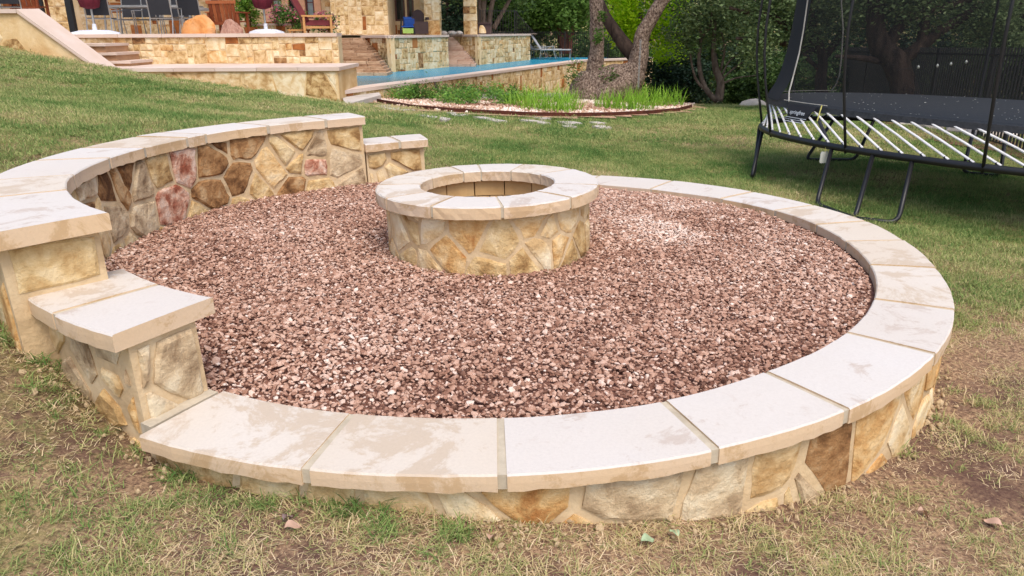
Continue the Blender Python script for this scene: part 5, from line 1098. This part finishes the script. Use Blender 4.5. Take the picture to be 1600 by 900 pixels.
bgtree('right_oak', 'grey green oak spreading over the picket fence at the right edge', 18, [([(1620, 150), (1615, 90), (1600, 30), (1590, -30)], .2, .12), ([(1612, 70), (1570, 40), (1530, 30)], .1, .04)], [(1570, 20, 70, 40), (1640, 40, 60, 50), (1540, 60, 40, 22), (1600, -70, 120, 50)], 'greyoak', 'barkdark', .09, 13000, seed=9, clump=150)
bgtree('lime_shrub', 'tall yellow green shrub just right of the oak behind the lime tree', 24, [([(1062, 120), (1060, 90), (1058, 60)], .05, .03)], [(1050, 100, 30, 16), (1065, 75, 26, 18)], 'mid', 'barkfar', .09, 4000, seed=10, cat='shrub')
BUS = [(1035, 118, 36, 24, 21, 'deep', 'dark ivy covered shrub just right of the stone pillar'), (1078, 118, 34, 32, 22, 'deep', 'dark shrub left of the forked pale tree'), (1150, 135, 30, 20, 21, 'oak', 'dark bush right of the foot of the forked tree'), (1195, 125, 36, 30, 20, 'oak', 'dark bush behind the left end of the trampoline'), (1240, 110, 40, 34, 21, 'oak', 'dense bush behind the dark net band of the trampoline'), (1310, 120, 44, 34, 22, 'oak', 'dense bush seen through the left part of the net'), (1365, 120, 40, 34, 20, 'deep', 'dark bush left of the big leaning oak trunk'), (1460, 110, 46, 34, 23, 'oak', 'dark bush right of the big leaning oak trunk'), (1540, 100, 50, 40, 22, 'oak', 'dark bush behind the picket fence'), (1610, 100, 50, 44, 20, 'deep', 'dark bush at the far right behind the picket fence'), (1100, 80, 40, 26, 26, 'oak', 'dull green bush far behind the forked tree'), (1160, 85, 46, 26, 27, 'greyoak', 'grey green bush far behind, between the two pale trees'), (935, 70, 60, 22, 44, 'oak', 'green bush behind the pool fence beside the oak'), (1005, 95, 34, 20, 36, 'mid', 'green bush behind the stone pillar'), (740, 45, 40, 20, 42, 'deep', 'dark bush between and right of the columns')]
for i, (px, py, rx, rz, Y, m_, lab) in enumerate(BUS):
    c = at(px, py, Y); k = F_PX/Y; o = thing('bush', lab, 'bush', (c.x, c.y, 0), 0, 'bushes behind the lawn'); gz = terr1(c.x, c.y); hh = (c.z+rz/k-gz)/2
    leafcloud('foliage', (0, 0, gz+hh), (rx/k, rx/k*.8, hh), int(5200), .0035*Y+.02, LEAF[m_], o, 600+i, clump=70)
# the wood beyond, one mass
def wood_mass():
    r = np.random.default_rng(99); n = 95000; x = r.uniform(-22, 48, n); y = 46+r.uniform(0, 12, n)-.25*np.abs(x-10)*(x > 10); bump = vnoise(x, y, 81, 3, .25); z = r.random(n)**1.1*(9+6*bump)-1.2
    keepn = vnoise(x+z*.9, y*.6+z*1.1, 83, 3, .6) > .32; return np.c_[x, y, z][keepn], r
Pw, r = wood_mass(); tag(leafmesh('woodland', Pw, .34, LEAF['oak'], None, r), 'dense dark green woodland closing the view behind the house, pool and trees', 'woodland', kind='stuff')
r = np.random.default_rng(98); n = 60000; t = r.random(n); x = 6.2+t*17; y = 27+r.uniform(-2, 4, n)-t*6; z = r.random(n)*(5.0+2*vnoise(x, y, 85, 2, .4))-1.1; kk = vnoise(x+z, y+z*1.3, 86, 3, .9) > .36
tag(leafmesh('undergrowth', np.c_[x, y, z][kk], .15, LEAF['deep'], None, r), 'dark tangled undergrowth and saplings in the shade behind the lawn edge', 'undergrowth', kind='stuff')

def rockthing(px, py, s, lab, grp, mat='flag', asp=(1.5, .9, .7)):
    p = hit(px, py); V, Fc = ico(2); r = np.random.default_rng(int(px*7)); 
    for _ in range(8):
        nrm = r.normal(size=3); nrm /= np.linalg.norm(nrm); dd = V @ nrm; V = V-np.clip(dd-r.uniform(.6, .85), 0, None)[:, None]*nrm
    tag(obj('border_rock', V*np.array(asp)*s*1.45, Fc, M[mat], None, False, p+Vector((0, 0, s*.25))), lab, 'rock', grp)
for px, py, s, lab in [(1088, 155, .13, 'leftmost pale rock of the row edging the far lawn'), (1108, 157, .11, 'pale rock below the foot of the forked tree'), (1127, 160, .16, 'pale flat rock right of the forked tree foot'), (1146, 163, .13, 'small pale rock in the middle of the row'), (1160, 164, .2, 'largest pale rock of the row, near the trampoline'), (1178, 167, .17, 'last pale rock of the row, beside the trampoline pole')]: rockthing(px, py, s, lab, 'pale rocks edging the far lawn')
mp = [hit(px, py) for px, py in [(1180, 160), (1300, 172), (1395, 200), (1470, 225), (1560, 240), (1640, 262)]]
V = []; Fc = []
for i, p in enumerate(mp):
    for k in range(7):
        q = p+Vector((.3, .5, 0))*(k*.9); V.append((q.x, q.y, terr1(q.x, q.y)+.02))
for i in range(len(mp)-1):
    for k in range(6): Fc.append((i*7+k, (i+1)*7+k, (i+1)*7+k+1, i*7+k+1))
M['mulch'] = mat_noise('brown_leaf_mulch', [srgb(60, 40, 30), srgb(112, 78, 58), srgb(160, 120, 96)], 18, 1, .7, 50, 0, dist=.03)
tag(obj('mulch_strip', V, Fc, M['mulch']), kind='structure')
for px, py, s, lab in [(1432, 196, .16, 'tan rock in the mulch seen under the trampoline mat'), (1515, 208, .22, 'wide flat pale rock in the mulch under the trampoline, right'), (1548, 214, .2, 'flat pale rock in the mulch at the right under the trampoline'), (1455, 203, .12, 'small tan rock beside the bigger one in the mulch')]: rockthing(px, py, s, lab, 'rocks in the mulch behind the trampoline')
picket_fence('picket_fence', 'dark metal picket fence running along the right side behind the trampoline', (6.75, 9.2, 0), (8.9, 20.5, 0), -.12, -.3, 1.5, 1.45, .105, .02, 'black', (.12, .93), spear=0)
sg = thing('string_lights', 'row of small pale globe lights strung in front of the picket fence', 'string lights')
bp_ = [at(px, py, 12) for px, py in [(1400, 110), (1435, 104), (1465, 102), (1486, 99), (1510, 96), (1541, 94), (1573, 91), (1620, 86)]]
MB_().tube(bp_, .004, 4).build('cord', M['black'], sg)
for q in bp_[1:-1]: MB_().lathe([(.004, .02), (.012, .012), (.018, 0), (.02, -.012), (.012, -.028), (.003, -.033)], 8, q).build('bulb', M['dullwhite'], sg)

# ------------------------------------------------------------------ trampoline
TC = Vector((4.84, 7.38, 0)); TH = math.atan2(-.835, .55)
tr = thing('trampoline', 'large black oval trampoline with white rods round the edge and a dark safety net', 'trampoline', TC)
ca, sa = math.cos(TH), math.sin(TH)
def ell(a, b_, t, z, pw=2.15):
    t = math.radians(t); c, s = math.cos(t), math.sin(t); k = (abs(c)**pw+abs(s)**pw)**(-1/pw); x, y = a*c*k, b_*s*k
    return Vector((x*ca-y*sa, x*sa+y*ca, z))
RA, RB_, ZF = 2.55, 1.56, .52; MA2, MBb, ZM = 2.60, 1.28, .855
mb = MB_(); mb.tube([ell(RA, RB_, t, ZF) for t in range(0, 361, 4)], .033, 10, False); mb.build('frame_ring', M['black'], tr, True)
N_ = 180; V = [(0+0, 0, ZM-.01)]; V[0] = tuple(ell(0.001, .001, 0, ZM))
for rr_ in (.35, .7, .93, 1.0): V += [tuple(ell(MA2*rr_, MBb*rr_, 360*k/N_, ZM+(0 if rr_ < 1 else -.012))) for k in range(N_)]
V += [tuple(ell(MA2*1.01, MBb*1.01, 360*k/N_, ZM-.07)) for k in range(N_)]+[tuple(ell(MA2*.94, MBb*.94, 360*k/N_, ZM-.075)) for k in range(N_)]
Fc = [(0, 1+k, 1+(k+1) % N_) for k in range(N_)]
for L_ in range(5): Fc += [(1+L_*N_+k, 1+(L_+1)*N_+k, 1+(L_+1)*N_+(k+1) % N_, 1+L_*N_+(k+1) % N_) for k in range(N_)]
M['mat'] = mat_noise('black_woven_mat', [(.018, .018, .019, 1), (.04, .04, .042, 1)], 30, .55, .2, 200, 0, dist=.002, spec=.35)
obj('jumping_mat', V, Fc, M['mat'], tr)
r = np.random.default_rng(4)
mb = MB_()
for _ in range(150):
    a, q = r.uniform(0, 360), math.sqrt(r.random())*.95; p = ell(MA2*q, MBb*q, a, ZM+.004); mb.box(p, (r.uniform(.004, .016), .006, .003), r.uniform(0, 3))
tag(mb.build('fallen_petals', M['dullwhite'], tr), kind='stuff')
NR = 66
def arc_table(a, b_):
    T = np.linspace(0, 360, 1441); P = np.array([ell(a, b_, t, 0)[:2] for t in T]); s_ = np.r_[0, np.cumsum(np.hypot(*np.diff(P, axis=0).T))]; return T, s_
T1, S1 = arc_table(RA, RB_); T2, S2 = arc_table(MA2, MBb)
for i in range(NR):
    t = 360*i/NR
    # equal spacing along the ring matters little: the oval is mild
    ta = np.interp((S1[-1]*i/NR+.40) % S1[-1], S1, T1); tb_ = np.interp((S2[-1]*i/NR-.36) % S2[-1], S2, T2)
    a = ell(RA*.995, RB_*.995, ta, ZF+.03); b_ = ell(MA2*.99, MBb*.99, tb_, ZM-.045)
    MB_().tube([a, a.lerp(b_, .5)+Vector((0, 0, .008)), b_], .0108, 6).build('rod', M['rod'], tr)
    mb = MB_(); mb.tube([a+Vector((0, 0, -.035)), a.lerp(b_, .06)], .015, 6); mb.build('rod_socket', M['black'], tr)
def W2T(p): return Vector(p)-TC
def leg(pts, r_=.021):
    mb = MB_(); P = [W2T(p) for p in pts]; Q = [P[0]]
    for i in range(1, len(P)-1):
        a, b_, c_ = P[i-1], P[i], P[i+1]; la = min(.09, (a-b_).length*.4); lb = min(.09, (c_-b_).length*.4)
        s_, e_ = b_+(a-b_).normalized()*la, b_+(c_-b_).normalized()*lb
        for k in range(5): t = k/4; Q.append(s_*(1-t)**2+b_*2*t*(1-t)+e_*t*t)
    Q.append(P[-1]); mb.tube(Q, r_, 8); mb.build('leg', M['black'], tr, True)
def frame_near(px, py, z=ZF-.01):
    d = at_z(px, py, z); best = min((ell(RA, RB_, t/2, z)+TC for t in range(720)), key=lambda q: (Vector(q)-d).length); return best
def foot(px, py): p = hit(px, py); return Vector((p.x, p.y, p.z+.02))
leg([frame_near(1305, 230), foot(1275, 322), foot(1335, 345), frame_near(1364, 241)])
leg([foot(1330, 344), foot(1402, 352), frame_near(1436, 248)])
leg([frame_near(1199, 203), foot(1174, 281), foot(1178, 275), frame_near(1199, 200)+Vector((.02, .12, 0))])
leg([ell(RA, RB_, 153, ZF)+TC, foot(1258, 252), foot(1336, 252), ell(RA, RB_, 139, ZF)+TC])
leg([ell(RA, RB_, 111.5, ZF)+TC, foot(1503, 272), foot(1562, 278), ell(RA, RB_, 104, ZF)+TC])
leg([ell(RA, RB_, -62, ZF)+TC, ell(RA+.15, RB_+.15, -62, .0)+TC, ell(RA+.15, RB_+.15, -42, .0)+TC, ell(RA, RB_, -42, ZF)+TC])
leg([ell(RA, RB_, -18, ZF)+TC, ell(RA+.15, RB_+.15, -18, .0)+TC, ell(RA+.15, RB_+.15, 2, .0)+TC, ell(RA, RB_, 2, ZF)+TC])
leg([ell(RA, RB_, 22, ZF)+TC, ell(RA+.15, RB_+.15, 22, .0)+TC, ell(RA+.15, RB_+.15, 40, .0)+TC, ell(RA, RB_, 40, ZF)+TC])
# safety net: swells in above the mat, then rises to the pole tops
PROF = [(0, ZM-.01), (-.03, ZM+.06), (-.08, 1.0), (-.13, 1.15), (-.17, 1.35), (-.20, 1.6), (-.22, 1.9), (-.23, 2.3), (-.23, 2.65)]
def mat_net(name, c, alpha):
    m = bpy.data.materials.new(name); m.use_nodes = True; n = m.node_tree.nodes; L = m.node_tree.links; b = n['Principled BSDF']; b.inputs['Base Color'].default_value = c; b.inputs['Roughness'].default_value = .9
    b.inputs['Specular IOR Level'].default_value = .1; tp = n.new('ShaderNodeBsdfTransparent'); ms = n.new('ShaderNodeMixShader'); ms.inputs[0].default_value = alpha; L.new(tp.outputs[0], ms.inputs[1]); L.new(b.outputs[0], ms.inputs[2]); L.new(ms.outputs[0], n['Material Output'].inputs[0]); return m
M['net'] = mat_net('black_net_mesh', (.02, .021, .022, 1), .36); M['netdense'] = mat_net('doubled_net_fabric', (.036, .037, .041, 1), .93)
def netpatch(name, t0, t1, mat, off=0, prof=PROF, n=None):
    n = n or max(3, int((t1-t0)/3)); V = []; Fc = []
    for i in range(n+1):
        t = t0+(t1-t0)*i/n
        for (o_, z) in prof: V.append(tuple(ell(MA2+o_+off, MBb+o_+off, t, z)))
    k = len(prof)
    for i in range(n):
        for j in range(k-1): Fc.append((i*k+j, (i+1)*k+j, (i+1)*k+j+1, i*k+j+1))
    return obj(name, V, Fc, mat, tr, True)
netpatch('safety_net', 0, 360, M['net'], 0, PROF, 120)
netpatch('net_door', 180, 222, M['netdense'], .012)
def netcord(ts, mat, r_=.008):
    mb = MB_(); mb.tube([ell(MA2+np.interp(z, [p[1] for p in PROF], [p[0] for p in PROF])+.02, MBb+np.interp(z, [p[1] for p in PROF], [p[0] for p in PROF])+.02, t, z) for t, z in ts], r_, 6); mb.build('net_cord', mat, tr)
netcord([(229, ZM), (226, .95), (223.5, 1.1), (222, 1.35), (221, 1.6), (220, 1.9), (219, 2.6)], M['rope'])
netcord([(152, ZM), (151, .93), (151, 1.05), (152, 1.25), (154, 1.6), (157, 1.9), (160, 2.6)], M['rope'])
netcord([(t, ZM+.01) for t in np.arange(226, 246, 2)], M['rope'], .005); netcord([(t, ZM+.01) for t in np.arange(150, 196, 2)], M['rope'], .004)
def pole(t, out=.16, r_=.014):
    P = [ell(RA+.01, RB_+.01, t, ZF-.04)]
    for s in range(1, 9):
        u = s/8; P.append(ell(RA+.01+out*math.sin(PI*u)*1.1-.02*u, RB_+.01+out*math.sin(PI*u)*1.1-.02*u, t, ZF+(2.75-ZF)*u))
    MB_().tube(P, r_, 8).build('net_pole', M['black'], tr, True)
for t in (200, 226, 255, 283, 312, 340, 10, 45, 80, 112, 172): pole(t)
mb = MB_(); mb.tube([ell(RA-.02, RB_-.02, t, 2.7) for t in range(0, 361, 5)], .012, 8, False); mb.build('top_ring', M['black'], tr, True)
# printed flap and a hang tag
tf = 236
def flp(u, v, d_=0):                     # u along the edge (deg), v down from the mat edge
    return ell(MA2+.035+d_+v*.35, MBb+.035+d_+v*.35, tf+u, ZM-.02-v)
V = []; nn_ = 8
for i in range(nn_+1):
    u = -5.5+11*i/nn_; dp = .17*(1-(abs(u)/5.5)**4*.35); V += [tuple(flp(u, 0)), tuple(flp(u*.88, dp*.5, .01)), tuple(flp(u*.74, dp))]
fl = obj('printed_flap', V, [(3*i+j, 3*i+3+j, 3*i+4+j, 3*i+1+j) for i in range(nn_) for j in range(2)], M['blackpad'], tr)
fl.modifiers.new('thickness', 'SOLIDIFY').thickness = .004
for v_, w_ in ((.125, .007), (.145, .005), (.166, .008)):
    MB_().tube([flp(u*(1-v_*1.5), v_, .012) for u in np.linspace(-5, 5, 9)], w_*.5, 5).build('stripe', M['print'], fl)
cu = bpy.data.curves.new('lettering', 'FONT'); cu.body = 'springfree'; cu.size = .062; cu.align_x = 'CENTER'; cu.align_y = 'CENTER'; cu.extrude = .001; cu.materials.append(M['print'])
tmp_o = bpy.data.objects.new('lettering_curve', cu); COL.objects.link(tmp_o); bpy.context.view_layer.update(); lme = bpy.data.meshes.new_from_object(tmp_o); bpy.data.objects.remove(tmp_o); to = link('lettering', lme, fl)
c_ = flp(0, .07, .016); ax = (flp(4, .07)-flp(-4, .07)).normalized(); up = (flp(0, 0)-flp(0, .14)).normalized(); nz_ = ax.cross(up).normalized(); up = nz_.cross(ax)
to.matrix_local = Matrix.Translation(c_) @ Matrix([[ax[i], up[i], nz_[i]] for i in range(3)]).to_4x4()
hg = W2T(frame_near(1314, 226))+Vector((-.01, -.05, 0)); rr_ = .045
V = []; 
for s in (0, 1): V += [(hg.x+x_*rr_*1.0, hg.y-.02+s*.006+.3*x_*rr_, hg.z-.10+z_*rr_*1.25) for x_, z_ in [(-.75, -1), (.75, -1), (1, -.75), (1, .75), (.75, 1), (-.75, 1), (-1, .75), (-1, -.75)]]
tgo = obj('hang_tag', V, [tuple(range(8)), tuple(range(15, 7, -1))]+[(i, (i+1) % 8, 8+(i+1) % 8, 8+i)[::-1] for i in range(8)], M['dullwhite'], tr)
MB_().tube([hg+Vector((0, -.02, -.05)), hg+Vector((.01, 0, .03))], .003, 4).build('tie', M['yellow'], tgo)
MB_().tube([W2T(frame_near(1324, 228)), flp(8, .12)], .018, 6).build('loose_strap', M['sling'], tr)
MB_().tube([flp(7, -.03, .01), flp(7.6, .04, .02), flp(8, .12, .02)], .007, 5).build('yellow_tie', M['yellow'], tr)
